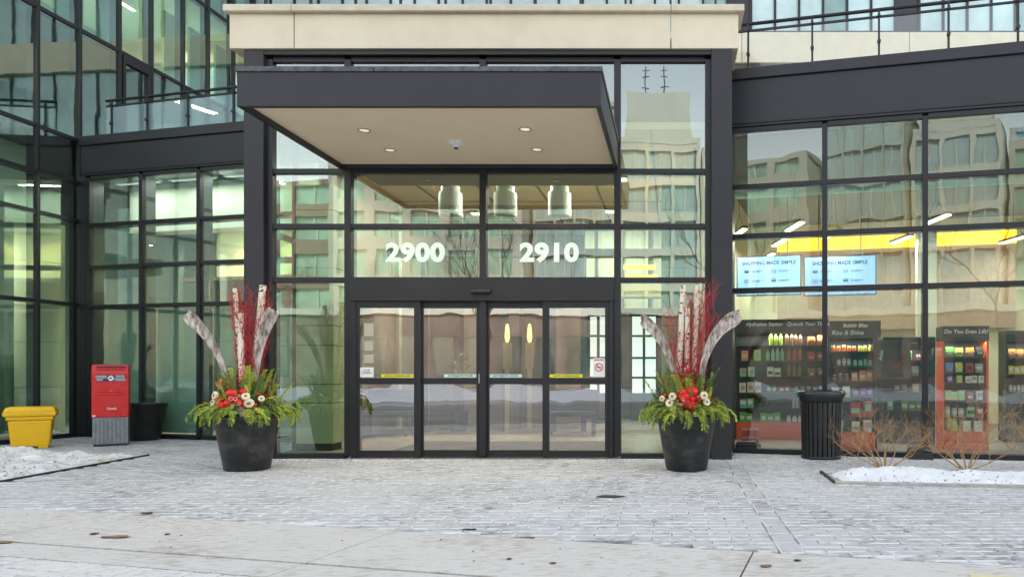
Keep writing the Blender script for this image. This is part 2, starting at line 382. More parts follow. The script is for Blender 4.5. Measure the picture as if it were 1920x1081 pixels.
tag(g.build('painted_mark', mat('worn_yellow_paint', (.72,.62,.25), .8, col2=(.55,.52,.42), vscale=30)), kind='structure')

# ------------------------------------------------------------------ curtain wall builder (local frame: x along wall, -y outwards)
def pane(parent, x0, x1, z0, z1, m, y=.0, name='glass_pane'):
    cx, cz = (x0+x1)/2, (z0+z1)/2
    return MB().box(x0-cx, x1-cx, -.006, .006, z0-cz, z1-cz).build(name, m, parent, (cx, y, cz))
def curtain(parent, xs, zs, m, mw=.075, out=.05, inn=.16, skip=(), edge=False, fm=None):
    fm = fm or M['frame']
    for x in xs:
        MB().box(x-mw/2, x+mw/2, -out, inn, zs[0], zs[-1]).build('mullion', fm, parent, bevel=.004)
        if edge: MB().box(x+mw/2, x+mw/2+.012, -.012, .02, zs[0], zs[-1]).build('glass_edge', M['g_edge'], parent)
    for i in range(len(xs)-1):
        for j, z in enumerate(zs):
            if (i, j, 't') in skip: continue
            MB().box(xs[i]+mw/2, xs[i+1]-mw/2, -out+.012, inn-.03, z-.035, z+.035).build('transom', fm, parent, bevel=.004)
        for j in range(len(zs)-1):
            if (i, j) in skip: continue
            pane(parent, xs[i]+mw/2, xs[i+1]-mw/2, zs[j]+.035, zs[j+1]-.035, m)

# ------------------------------------------------------------------ entrance pavilion
pv = empty('entrance_building', (0,0,0), 0, 'dark framed glass entrance building numbered 2900 and 2910 under a cream parapet', 'building')
MB().box(-5.83, -5.56, -.13, .3, 0, 5.567).build('column', M['column'], pv, bevel=.006)
MB().box(.535, .815, -.152, .3, 0, 5.567).build('column', M['column'], pv, bevel=.006)
XS = [-5.52, -4.449, -2.596, -.75, .50]
ZS = [.035, 2.45, 3.185, 3.94, 5.47]
MB().box(-5.56, .535, -.12, .12, 5.506, 5.567).build('head_beam', M['frame'], pv)
curtain(pv, XS, ZS, M['g_portal'], mw=.09, out=.06, inn=.14, skip={(1,0),(2,0),(1,0,'t'),(2,0,'t')})
# parapet
for a, b in ((-6.005,-5.135),(-5.122,-.022),(-.009,.90)):
    MB().box(a, b, -.16, .25, 5.571, 6.04).build('parapet_panel', M['cream'], pv, bevel=.008)
for a, b in ((-6.05,-5.135),(-5.127,-.017),(-.009,.975)):
    MB().box(a, b, -.24, .33, 6.042, 6.135).build('parapet_cap', M['cream_cap'], pv, bevel=.01)
for x0, x1 in ((-6.005,-5.6),(.5,.90)):
    MB().box(x0, x1, .253, 9, 5.571, 6.04).build('parapet_panel', M['cream'], pv, bevel=.008)
MB().box(-5.98, .88, -.2, 9, 5.42, 5.527).build('roof', M['darkin'], pv) if False else None
MB().box(-5.6, .5, .255, 9, 5.80, 5.90).build('roof', M['darkin'], pv)
for x in [-5.6+.62*i for i in range(11)]:
    MB().box(x-.015, x+.015, -.02, .02, 6.137, 7.1).build('roof_rail_post', M['frame'], pv)
MB().box(-5.7, .7, -.03, .03, 7.1, 7.15).build('roof_rail', M['frame'], pv)
# side walls of pavilion
for x0, x1 in ((-5.83,-5.74),(.72,.81)):
    if x0 > 0: MB().box(x0, x1, .302, .9, 0, 5.567).build('side_wall', M['column'], pv)
sw = MB().box(-5.82,-5.74,2.0,2.1,0,5.5).box(-5.82,-5.74,1.1,1.16,0,5.5).box(-5.82,-5.74,.302,1.999,2.40,2.48).box(-5.82,-5.74,.302,1.999,3.15,3.22).box(-5.82,-5.74,.302,1.999,5.44,5.5).build('side_frame', M['frame'], pv)
for ya, yb in ((.31,1.09),(1.17,1.99)):
    for za, zb in ((.03,2.39),(2.49,3.14),(3.23,5.43)): MB().box(-5.79,-5.775,ya,yb,za,zb).build('glass_pane', M['g_wing'], pv)
for y_ in (.308, 1.165): MB().box(-5.80,-5.765,y_,y_+.012,.03,5.4).build('glass_edge', M['g_edge'], pv)
# door set
MB().box(-4.404, -.795, -.075, .14, 2.165, 2.485).build('door_header', M['frame'], pv, bevel=.006)
hd = MB().box(-4.404, -.795, -.100, -.077, 2.16, 2.20).build('header_trim', M['frame'], pv)
se = MB().box(-.135,.135,-.035,.03,-.028,.028).build('motion_sensor', M['black'], pv, ((905-1260)/136, -.11, 2.285), bevel=.02, seg=3)
for x0, x1 in ((-4.40,-4.33),(-.865,-.80)):
    MB().box(x0, x1, -.075, .14, 0, 2.165).build('door_jamb', M['frame'], pv, bevel=.006)
MB().box(-4.40,-.80,-.10,.2,-.005,.012).build('threshold', mat('threshold_metal', (.25,.25,.25), .4, .7), pv)
def leaf(x0, x1, y, gx0, gx1, fixed):
    z0, z1, zt = .018, 2.16, 2.065
    f = MB()
    f.box(x0, gx0, y, y+.045, z0, z1); f.box(gx1, x1, y, y+.045, z0, z1)
    f.box(gx0, gx1, y+.001, y+.044, zt, z1-.001); f.box(gx0, gx1, y+.001, y+.044, 1.018, 1.105); f.box(gx0, gx1, y+.001, y+.044, z0+.001, .112)
    o = f.build('door_leaf', M['frame'], pv, bevel=.003)
    for za, zb in ((.112,1.018),(1.105,zt)):
        cx, cz = (gx0+gx1)/2, (za+zb)/2
        MB().box(gx0-cx, gx1-cx, -.005, .005, za-cz, zb-cz).build('glass_pane', M['g_door'], o, (cx, y+.022, cz))
    return o
X = lambda px: (px-1260)/136
L1 = leaf(X(668), X(791), -.06, X(677), X(779), 1)
L2 = leaf(X(784), X(903.5), .0, X(793), X(893), 0)
L3 = leaf(X(905), X(1028), .0, X(917), X(1017), 0)
L4 = leaf(X(1019), X(1142), -.06, X(1031), X(1135), 1)
def Z(py): return 1.2+(695-py)/136
def sticker(par, px0, px1, py0, py1, y, m, name='sticker'):
    return MB().box(X(px0), X(px1), y-.0012, y, Z(py1), Z(py0)).build(name, m, par)
for par, a, b, y, m, s in ((L1,717,778,-.0452,'stripyellow','CAUTION  AUTOMATIC DOOR'),(L2,832,893,.0148,'strippale','AUTOMATIC DOOR'),(L3,917.5,978,.0148,'strippale','AUTOMATIC DOOR'),(L4,1031.5,1093,-.0452,'stripyellow','CAUTION  AUTOMATIC DOOR')):
    sticker(par, a, b, 701, 707, y, M[m])
    text('lettering', s, .036 if m=='strippale' else .024, ((X(a)+X(b))/2, y-.003, Z(704)), M['blackprint'], par, ext=.0004, off=.0006, sx=1.05)
sticker(L1, 678, 703, 688, 706.5, -.0452, M['label_white'])
text('lettering', '24 HR\nCAMERA', .035, (X(690), -.049, Z(696)), M['blackprint'], L1, ext=.0004)
for yy, hh, wd in ((618,24,18),(648,18,16),(672,16,18)): sticker(L1, 690-wd/2+4, 690+wd/2+4, yy-hh/2, yy+hh/2, -.0445, mat('faded_notice', (.45,.42,.34), .8))
sticker(L4, 1113, 1134.5, 671, 706, -.0452, M['label_white'])
ring = MB(); c = Vector((X(1123.5), -.048, Z(688)))
ring.tube([c+Vector((.052*math.cos(a), 0, .052*math.sin(a))) for a in [2*math.pi*k/24 for k in range(25)]], .006, 4, False)
ring.tube([c+Vector((-.037,0,.037)), c+Vector((.037,0,-.037))], .005, 4)
ring.build('no_smoking_symbol', M['redprint'], L4)
MB().box(c.x-.032, c.x+.03, -.0478, -.0466, c.z-.006, c.z+.006).build('cigarette_symbol', M['blackprint'], L4)
MB().box(X(1114.5), X(1133), -.0478, -.0466, Z(675), Z(673)).build('lettering', M['redprint'], L4)
MB().box(X(899)-.008, X(899)+.008, -.014, 0, Z(718), Z(700)).build('handle', M['label_white'], L2, bevel=.004)
# numbers
for s, px in (('2900', 779), ('2910', 1030)):
    text('house_number', s, .345, (X(px), -.012, Z(475)), M['digits'], pv, off=.016, ext=.002, sx=1.12, space=1.06)

# interior of the lobby
lob = pv
MB().box(-5.7, .7, .2, 9.0, -.02, .004).build('lobby_floor', M['tile'], lob)
MB().box(-5.7, .7, .28, 9.0, 4.62, 4.72).build('lobby_ceiling', M['tan'], lob)
for x in (-4.7,-3.6,-2.5,-1.4,-.3): MB().box(x-.02, x+.02, .3, 8.9, 4.605, 4.618).build('ceiling_joint', M['darkin'], lob)
for y in (2.6, 4.6, 6.6): MB().box(-5.7, .7, y-.02, y+.02, 4.60, 4.604).build('ceiling_joint', M['darkin'], lob)
MB().box(-4.4, -.8, .30, .9, 3.98, 4.6).build('bulkhead', M['darkin'], lob)
tanw = mat('tan_wall_panel', (.30,.24,.17), .7, var=.1, vscale=2)
# wood back wall as separate panels with gaps
MB().box(-5.7, .7, 8.2, 8.3, 0, 4.62).build('back_wall', M['darkin'], lob)
for i in range(8):
    for (z0, z1) in ((.02,1.1),(1.12,2.55),(2.57,3.5),(3.52,4.58)):
        x0 = -5.62+i*.79
        if z1 < 2.6 and x0 > -1.9: continue
        MB().box(x0, x0+.77, 8.14, 8.2, z0, z1).build('wall_panel', M['wood'] if (i*3+int(z1*2)) % 4 else tanw, lob)
# nearer wood volume left behind the doors, and the glazed far exit
for i in range(5):
    for z0, z1 in ((.02,.95),(.96,1.9),(1.91,2.85)):
        MB().box(-5.0+i*.62, -4.40+i*.62, 5.0+.25*(i % 2), 5.3+.25*(i % 2), z0, z1).build('wall_panel', M['wood'] if i % 3 != 1 else mat('tan_wall', (.30,.235,.17), .7, var=.1, vscale=2), lob)
for x in (-4.9, -3.3, -2.35, -1.75): MB().box(x-.05, x+.05, 4.3, 4.42, 0, 3.5).build('steel_post', M['darkin'], lob)
MB().box(-5.6, .6, 4.25, 4.5, 3.45, 3.6).build('beam', M['frame'], lob)
MB().box(-5.6, .6, 3.2, 3.6, 2.55, 2.85).build('vestibule_ceiling', M['inwall'], lob)
exit_m = mat('bright_window_beyond', (.7,.75,.72), .5, emit=(.75,.92,.84), es=.38)
for i, (a, b) in enumerate(((1060,1098),(1104,1140),(1183,1232))):
    p0 = at(a, 730, 16.6); p1 = at(b, 640, 16.6)
    f = MB()
    for x in (p0.x, (p0.x+p1.x)/2, p1.x): f.box(x-.03, x+.03, 6.55, 6.63, .1, 2.5)
    for z in (.1, 1.05, 1.5, 2.0, 2.47): f.box(p0.x, p1.x, 6.56, 6.62, z-.025, z+.025)
    w_ = f.build('exit_window', M['frame'], lob)
    MB().box(p0.x, p1.x, 6.63, 6.65, .7, 2.45).build('window_pane', exit_m, w_)
MB().box(-2.0, .7, 6.7, 6.8, 2.5, 4.6).build('partition_wall', M['inwall'], lob)
MB().box(-2.0, .7, 6.4, 6.5, 2.5, 2.62).build('beam', M['darkin'], lob)
for i in range(4): MB().box(-1.75+i*.6, -1.7+i*.6, 6.6, 6.68, 2.62, 4.6).build('steel_post', M['darkin'], lob)
for i, (x0, z) in enumerate(((X(1168)*1.25, 2.42+.55),(X(1172)*1.25, 2.42+.38))):
    MB().box(x0, x0+.55, 2.6, 2.68, z, z+.07).build('light_strip', mat('yellow_light_strip', (.9,.7,.1), .5, emit=(1,.62,.02), es=.8), lob)
# celery coloured interior columns with joints
for cx, x1 in ((-5.65,-5.09),(-.16,.32)):
    zz = [.106, .72, 1.0, 1.586, 1.885, 2.5, 2.75, 3.62, 4.0]
    MB().box(cx+.02, x1-.02, .92, 1.22, .0, 4.0).build('column_core', M['darkin'], lob)
    for a, b in zip(zz[:-1], zz[1:]):
        MB().box(cx, x1, .90, 1.26, a+.006, b-.006).build('column_panel', M['green2'], lob, bevel=.004)
MB().box(-5.79, -5.70, 2.15, 8.2, 0, 4.61).build('lobby_side_wall', tanw, lob)
# furniture glimpsed in the lobby
fm_ = mat('dark_upholstery', (.05,.045,.05), .7, var=.2)
for k, (px, s) in enumerate(((735,'left dark lobby bench seen through the first door leaf'),(1075,'right dark lobby bench seen through the last door leaf'))):
    p = at(px, 760, 13.6); t = empty('lobby_bench', (p.x, 3.4, 0.005), 0, s, 'bench', 'benches in the lobby')
    MB().box(-.45,.45,-.22,.22,.36,.46).build('seat', fm_, t, bevel=.02); MB().box(-.45,.45,.16,.24,.461,.85).build('backrest', fm_, t, bevel=.02)
    for sx in (-.4,.4):
        for sy in (-.17,.17): MB().box(sx-.02,sx+.02,sy-.02,sy+.02,0,.359).build('leg', M['darkin'], t)
tag(MB().box(-4.2,-1.0,.35,2.3,.005,.014).build('entrance_mat', mat('ribbed_mat', (.09,.085,.08), .95, var=.3, vscale=30)), 'dark ribbed mat on the floor inside the sliding doors', 'mat')
p = at(860, 760, 14.4); t = empty('plant_stand', (p.x, 4.4, .005), 0, 'tall dark leafy plant in a pot beyond the second door leaf', 'plant')
MB().lathe([(.15,0),(.2,.4),(.17,.4)], 16).build('pot', M['darkin'], t)
lm_ = MB()
for i in range(60):
    a = rnd.uniform(0,6.28); z = rnd.uniform(.5,1.5); q = rnd.uniform(.05,.3); v = Vector((math.cos(a)*q, math.sin(a)*q, z)); d_ = Vector((math.cos(a),math.sin(a),rnd.uniform(-.3,.8)))*.16; s_ = Vector((-math.sin(a),math.cos(a),0))*.03
    lm_.add([v, v+d_*.5+s_, v+d_, v+d_*.5-s_], [(0,1,2,3)])
tag(lm_.build('foliage', mat('indoor_leaf', (.04,.09,.03), .5, var=.3), t), kind='stuff'); MB().tube([(0,0,.4),(0,0,1.3)], .015, 6).build('stem', bark_pre, t)
# lamps
lamp_m = mat('lamp_drum', (.80,.86,.82), .5, var=.04, vscale=3)
glow = mat('lamp_glow', (1,1,1), .5, emit=(1,.9,.7), es=1.0)
dimglow = mat('dim_fill_glow', (.5,.5,.45), .5, emit=(.8,.9,.75), es=.12)
def area(parent, loc, sx, sy, e, col=(1,.93,.82), rot=(0,0,0), name='lamp_light'):
    a = bpy.data.lights.new(name, 'AREA'); a.shape = 'RECTANGLE'; a.size = sx; a.size_y = sy; a.energy = e; a.color = col
    o = bpy.data.objects.new(name, a); COL.objects.link(o); o.location = loc; o.rotation_euler = rot
    if parent: o.parent = parent
    return o
for k, px in enumerate((845, 947.5, 1049.5)):
    p = at(px, 405, 12.4)
    t = empty('pendant_lamp', (p.x, p.y, p.z), 0, ('leftmost of three pale drum pendant lamps hanging behind the glass, above 2900', 'middle of three pale drum pendant lamps hanging behind the entrance glass', 'rightmost of three pale drum pendant lamps hanging behind the glass, above 2910')[k], 'lamp', 'drum pendant lamps in the lobby')
    MB().lathe([(.17,0),(.195,.0),(.195,.37),(.19,.39),(.155,.392),(.155,.50),(.0,.505)], 32, cap0=False).build('lamp_shade', lamp_m, t, smooth=True); smooth_by_angle(t.children[0])
    MB().lathe([(.165,.02),(.165,.04)], 24).build('diffuser', M['darkin'], t)
    MB().tube([(0,0,.5),(0,0,4.62-p.z)], .008, 6).build('cord', M['darkin'], t)
for k, px in enumerate((951, 993)):
    p = at(px, 640, 14.2)
    t = empty('wall_sconce', (p.x, p.y, 0), 0, ('left of two tall warm light columns glowing beyond the sliding doors', 'right of two tall warm light columns glowing beyond the sliding doors')[k], 'lamp', 'tall lobby light columns')
    MB().box(-.07,.07,-.06,.06,1.25,1.75).build('lamp_body', mat('sconce_post', (.5,.38,.2), .5), t)
    MB().lathe([(.03,0),(.05,.10),(.04,.28),(.02,.36)], 12, (0,0,1.76)).build('lamp_shade', mat('sconce_glow', (1,.8,.4), .5, emit=(1,.66,.18), es=.7), t)
    MB().box(-.04,.04,-.04,.04,0,1.25).build('post', mat('sconce_post2', (.55,.48,.3), .5), t)
# square fill lights added under the ceiling to brighten the lobby
for k, (x, y) in enumerate(((-4.4,2.8),(-2.6,2.8),(-.9,2.8),(-4.2,5.6),(-1.3,5.4))):
    t = empty('ceiling_light', (x, y, 4.6), 0, ('front left','front middle','front right','rear left','rear right')[k]+' square fill light added to the lobby ceiling behind the entrance glass', 'light', 'added lobby fill lights')
    MB().box(-.13,.13,-.13,.13,-.03,0).build('frame', M['white'], t); MB().box(-.10,.10,-.10,.10,-.035,-.031).build('diffuser', glow, t)
    area(t, (0,0,-.05), .45, .45, 22)

# ------------------------------------------------------------------ canopy
cn = empty('entrance_canopy', (-2.645, -2.42, 3.96), 0, 'dark flat canopy with cream soffit projecting over the sliding doors', 'canopy')
x0, x1, D = -1.905, 1.905, 2.36
MB().box(x0, x1, 0, .055, 0, .36).build('fascia_panel', M['fascia'], cn, bevel=.006)
MB().box(x0, x0+.055, .056, D, 0, .36).build('fascia_panel', M['fascia'], cn, bevel=.004)
MB().box(x1-.055, x1, .056, D, 0, .36).build('fascia_panel', M['fascia'], cn, bevel=.004)
MB().box(x0+.056, x1-.056, D-.05, D, 0, .36).build('fascia_panel', M['fascia'], cn)
for a, b in ((x0-.012, -.47), (-.462, x1+.012)): MB().box(a, b, -.014, .10, .362, .417).build('coping', M['coping'], cn, bevel=.006)
MB().box(x0-.012, x0+.08, .101, D, .362, .417).build('coping', M['coping'], cn, bevel=.004)
MB().box(x1-.08, x1+.012, .101, D, .362, .417).build('coping', M['coping'], cn, bevel=.004)
MB().box(x0+.07, x1-.07, .09, D-.05, .30, .38).build('roof', M['darkin'], cn)
MB().box(x0+.056, x1-.056, .056, D-.051, .057, .09).build('soffit', M['soffit'], cn)
for px, py, kind in ((683,244,0),(985,242,0),(731,281,0),(1007,280,0),(855,266,1)):
    d = 2.817*1360/(695-py); p = at(px, py, d); q = (p.x+2.645, p.y+2.42, .057)
    if kind == 0:
        o = MB().lathe([(.052,-.001),(.074,-.003),(.076,-.010),(.070,-.012),(.056,-.005),(.052,-.001)], 24, cap0=False, cap1=False).build('downlight', mat('downlight_trim',(.55,.53,.5),.35,.5), cn, q, smooth=True)
        MB().lathe([(.054,-.0015),(.054,-.003)], 20).build('lens', mat('downlight_lens', (.9,.8,.6), .3, emit=(1,.82,.55), es=.16), o)
        sp = bpy.data.lights.new('lamp_light', 'SPOT'); sp.energy = 16; sp.spot_size = R(150); sp.spot_blend = 1; sp.color = (1,.88,.70); sp.shadow_soft_size = .05
        so = bpy.data.objects.new('lamp_light', sp); COL.objects.link(so); so.parent = o; so.location = (0,0,-.03)
    else:
        o = MB().lathe([(.10,0),(.10,-.02),(.075,-.035),(.05,-.05),(.045,-.07),(0,-.075)], 24, cap0=False, cap1=False).build('smoke_detector', M['white'], cn, q, smooth=True)
        MB().lathe([(.03,-.074),(.02,-.088)], 12).build('sensor_dome', M['black'], o)

# ------------------------------------------------------------------ right wing with shop
WA = R(-13.4)
wr = empty('shop_building', (.94, .67, 0), WA, 'low dark framed glass shop wing right of the entrance', 'building')
MR = [-.08, 1.28, 2.64, 4.0, 5.36, 6.72, 8.08]
curtain(wr, MR, [.035, 2.38, 3.17, 3.89, 4.72], M['g_shop'], mw=.075, out=.05, inn=.18)
MB().box(-.9, 8.2, -.06, .35, 4.76, 5.44).build('fascia_panel', M['fascia'], wr, bevel=.006)
MB().box(-.9, 8.2, -.075, -.061, 4.80, 4.82).build('fascia_trim', M['frame'], wr)
MB().box(-.9, 8.2, -.10, .40, 5.442, 5.60).build('coping', M['fascia'], wr, bevel=.008)
MB().box(-.9, 8.2, .36, 8.5, 4.9, 5.0).build('roof', M['darkin'], wr)
MB().box(-.6, 8.2, .2, 8.5, -.02, .004).build('shop_floor', mat('shop_floor', (.30,.27,.23), .35, var=.1), wr)
MB().box(-.6, 8.2, .3, 8.5, 4.72, 4.755).build('shop_ceiling', mat('shop_ceiling', (.16,.17,.165), .8), wr)
MB().box(-.6, 8.2, 7.2, 7.3, 0, 4.72).build('back_wall', M['inwall'], wr)
MB().box(-.7, -.6, .3, 7.3, 0, 4.72).build('side_wall', M['inwall'], wr)
bw = mat('yellow_backlit_band', (.90,.52,.01), .5, emit=(1,.50,.0), es=.55)
def wl(px, py, d):
    """photograph pixel at distance d, in the shop wing's own frame"""
    p = at(px, py, d) - wr.location; c, s = math.cos(-WA), math.sin(-WA)
    return Vector((p.x*c-p.y*s, p.x*s+p.y*c, p.z))
MB().box(.1, 5.0, 5.55, 5.65, 3.84, 4.20).build('yellow_band', bw, wr)
MB().box(.1, 5.0, 5.66, 5.8, 2.1, 3.83).build('bulkhead', mat('taupe_bulkhead',(.36,.27,.19),.7,var=.1), wr)
MB().box(.1, 8.1, 5.9, 6.0, .1, 2.45).build('partition_wall', mat('cream_shop_wall',(.66,.60,.40),.8,var=.05,vscale=1), wr)
MB().box(2.9, 3.25, 3.9, 4.3, 0, 4.7).build('interior_column', M['inwall'], wr)
MB().box(6.1, 6.5, 2.4, 2.8, 0, 4.7).build('interior_column', mat('olive_column',(.50,.50,.20),.8), wr)
# ventilation ducts
for y, z in ((2.6,4.45),): MB().tube([(-.5,y,z),(8,y,z)], .11, 14).build('duct', mat('duct_green', (.30,.50,.42), .4, .3), wr)
# hanging linear lamps
k = 0
places = ((1490,425,'above the yellow band'),(1462,455,'in front of the yellow band, left'),(1440,481,'over the left blue menu screen'),(1690,450,'at the right end of the yellow band'),(1628,481,'over the right blue menu screen'),(1755,412,'highest, right of the second mullion'),(1820,481,'lower, between the last two mullions'),(1900,450,'at the right edge of the picture'),(1560,440,'behind the second mullion'),(1386,437,'behind the first mullion, beside the dark column'))
lm = mat('tube_glow', (1,1,1), .4, emit=(1,.86,.48), es=1.6)
for px, py, s in places:
    d = 2.55*1360/(695-py); p = at(px, py, d)
    t = empty('hanging_lamp', p, R(9), 'bright linear shop lamp hanging '+s, 'lamp', 'linear lamps hanging in the shop')
    MB().box(-.055,.055,-.42,.42,.012,.06).build('lamp_housing', M['black'], t, bevel=.008)
    MB().box(-.05,.05,-.40,.40,-.01,.011).build('light_tube', lm, t)
    MB().tube([(0,-.3,.06),(0,0,.35),(0,.3,.06)], .005, 4, False).build('wire', M['black'], t)
    MB().tube([(0,0,.35),(0,0,4.7-p.z)], .006, 4).build('cord', M['black'], t)
    area(t, (0,0,-.03), .1, .8, 9)
# menu screens
scr = mat('blue_screen', (.16,.32,.55), .4, emit=(.30,.55,.90), es=.13)
for k, (a, b) in enumerate(((1383,1502),(1509,1640))):
    p0, p1 = wl(a, 553, 14.0), wl(b, 483, 14.0); cx, cz = (p0.x+p1.x)/2, (p0.z+p1.z)/2; wd, hh = (p1.x-p0.x), abs(p1.z-p0.z)
    c = wr.matrix_world  # identity until update; compute by hand
    wp = Vector((math.cos(WA)*cx-math.sin(WA)*p0.y, math.sin(WA)*cx+math.cos(WA)*p0.y, cz))+wr.location
    t = empty('menu_screen', wp, WA, ('left blue display screen reading SHOPPING MADE SIMPLE hanging in the shop', 'right blue display screen reading SHOPPING MADE SIMPLE hanging in the shop')[k], 'screen', 'shop display screens')
    MB().box(-wd/2-.02, wd/2+.02, 0, .06, -hh/2-.02, hh/2+.02).build('screen_frame', M['black'], t)
    MB().box(-wd/2, wd/2, -.006, -.001, -hh/2, hh/2).build('display', scr, t)
    text('lettering', 'SHOPPING MADE SIMPLE', .098, (0,-.010,hh*.33), M['navy'], t, off=.0025, ext=.0005, sx=.95)
    for i, xx in enumerate((-.42, .10)):
        for j, zz in enumerate((.08, -.10)):
            ic = MB()
            if (i+j) % 2 == 0:
                ic.box(-.045,.045,-.001,.001,-.022,.018); ic.tube([(-.05,0,.018),(0,0,.05),(.05,0,.018)], .004, 4)
            else:
                ic.box(-.045,.045,-.001,.001,-.03,-.022); ic.box(-.045,.045,-.001,.001,.022,.03); ic.box(-.045,-.037,-.001,.001,-.022,.022); ic.box(.037,.045,-.001,.001,-.022,.022); ic.box(-.01,.01,-.001,.001,-.008,.008)
            ic.build('icon', M['navy'], t, (xx*wd/1.2, -.010, zz))
            MB().box(0,.22,-.001,.001,.006,.014).box(0,.17,-.001,.001,-.014,-.007).build('text_line', M['navy'], t, ((xx+.09)*wd/1.2, -.010, zz))
    MB().tube([(-wd*.3,.03,hh/2+.02),(-wd*.3,.03,4.7-cz)], .01, 6).build('hanging_rod', M['black'], t)
    MB().tube([(wd*.3,.03,hh/2+.02),(wd*.3,.03,4.7-cz)], .01, 6).build('hanging_rod', M['black'], t)

# shelving with products
pal = dict(green=(.10,.42,.08), mint=(.30,.62,.42), red=(.55,.03,.03), orange=(.80,.20,.03), yellow=(.75,.60,.08), blue=(.08,.22,.50), white=(.72,.72,.66), purple=(.30,.06,.35), brown=(.22,.10,.05), pink=(.72,.25,.25), lime=(.45,.65,.06), teal=(.12,.42,.36), black=(.03,.03,.03), silver=(.45,.46,.46))
PM = {k: mat('pack_'+k, v, .35, var=.12, vscale=20) for k, v in pal.items()}
capm = mat('cap_dark', (.05,.05,.05), .4); orange = mat('orange_base', (.78,.09,.02), .45)
prod_meshes = {}
def pmesh(kind, colr, s):
    key = (kind, colr, round(s, 3))
    if key in prod_meshes: return prod_meshes[key]
    mb = MB()
    if kind == 'bottle': mb.lathe([(.032*s,0),(.034*s,.01*s),(.034*s,.14*s),(.014*s,.19*s),(.012*s,.215*s)], 10)
    elif kind == 'can': mb.lathe([(.028*s,0),(.033*s,.006*s),(.033*s,.115*s),(.026*s,.125*s)], 10)
    elif kind == 'jar': mb.lathe([(.04*s,0),(.042*s,.01*s),(.042*s,.08*s),(.03*s,.1*s)], 10)
    elif kind == 'bag': mb.add([(-.06*s,-.02*s,0),(.06*s,-.02*s,0),(.06*s,.02*s,0),(-.06*s,.02*s,0),(-.065*s,-.035*s,.08*s),(.065*s,-.035*s,.08*s),(.065*s,.035*s,.08*s),(-.065*s,.035*s,.08*s),(-.062*s,-.003,.17*s),(.062*s,-.003,.17*s),(.062*s,.003,.17*s),(-.062*s,.003,.17*s)],
        [(0,3,2,1),(0,1,5,4),(1,2,6,5),(2,3,7,6),(3,0,4,7),(4,5,9,8),(5,6,10,9),(6,7,11,10),(7,4,8,11),(8,9,10,11)])
    else: mb.box(-.05*s,.05*s,-.03*s,.03*s,0,.15*s)
    body = mb.mesh('product', PM[colr])
    lid = None
    if kind == 'bottle': lid = MB().lathe([(.014*s,.216*s),(.014*s,.24*s)], 8).mesh('cap', capm if colr not in ('white',) else PM['red'])
    elif kind == 'jar': lid = MB().lathe([(.034*s,.101*s),(.034*s,.12*s)], 10).mesh('lid', PM['silver'])
    elif kind in ('box', 'carton'): lid = MB().box(-.035*s,.035*s,-.0315*s,-.0305*s,.05*s,.11*s).mesh('front_label', PM['white'] if colr != 'white' else PM['green'])
    elif kind == 'can': lid = MB().lathe([(.0335*s,.04*s),(.0335*s,.085*s)], 10, cap0=False, cap1=False).mesh('band', PM['white'] if colr != 'white' else PM['red'])
    elif kind == 'bag': lid = MB().box(-.035*s,.035*s,-.037*s,-.0355*s,.05*s,.10*s).mesh('front_label', PM['white'])
    prod_meshes[key] = (body, lid); return prod_meshes[key]
ORD = ['first','second','third','fourth','fifth','sixth','seventh','eighth','ninth','tenth','eleventh','twelfth']+['farther right']*20
LBL = ['white','yellow','silver','white','black','pink','mint']
KN = dict(bottle='bottle', can='drink_can', jar='jar', bag='snack_bag', box='product_box', carton='carton')
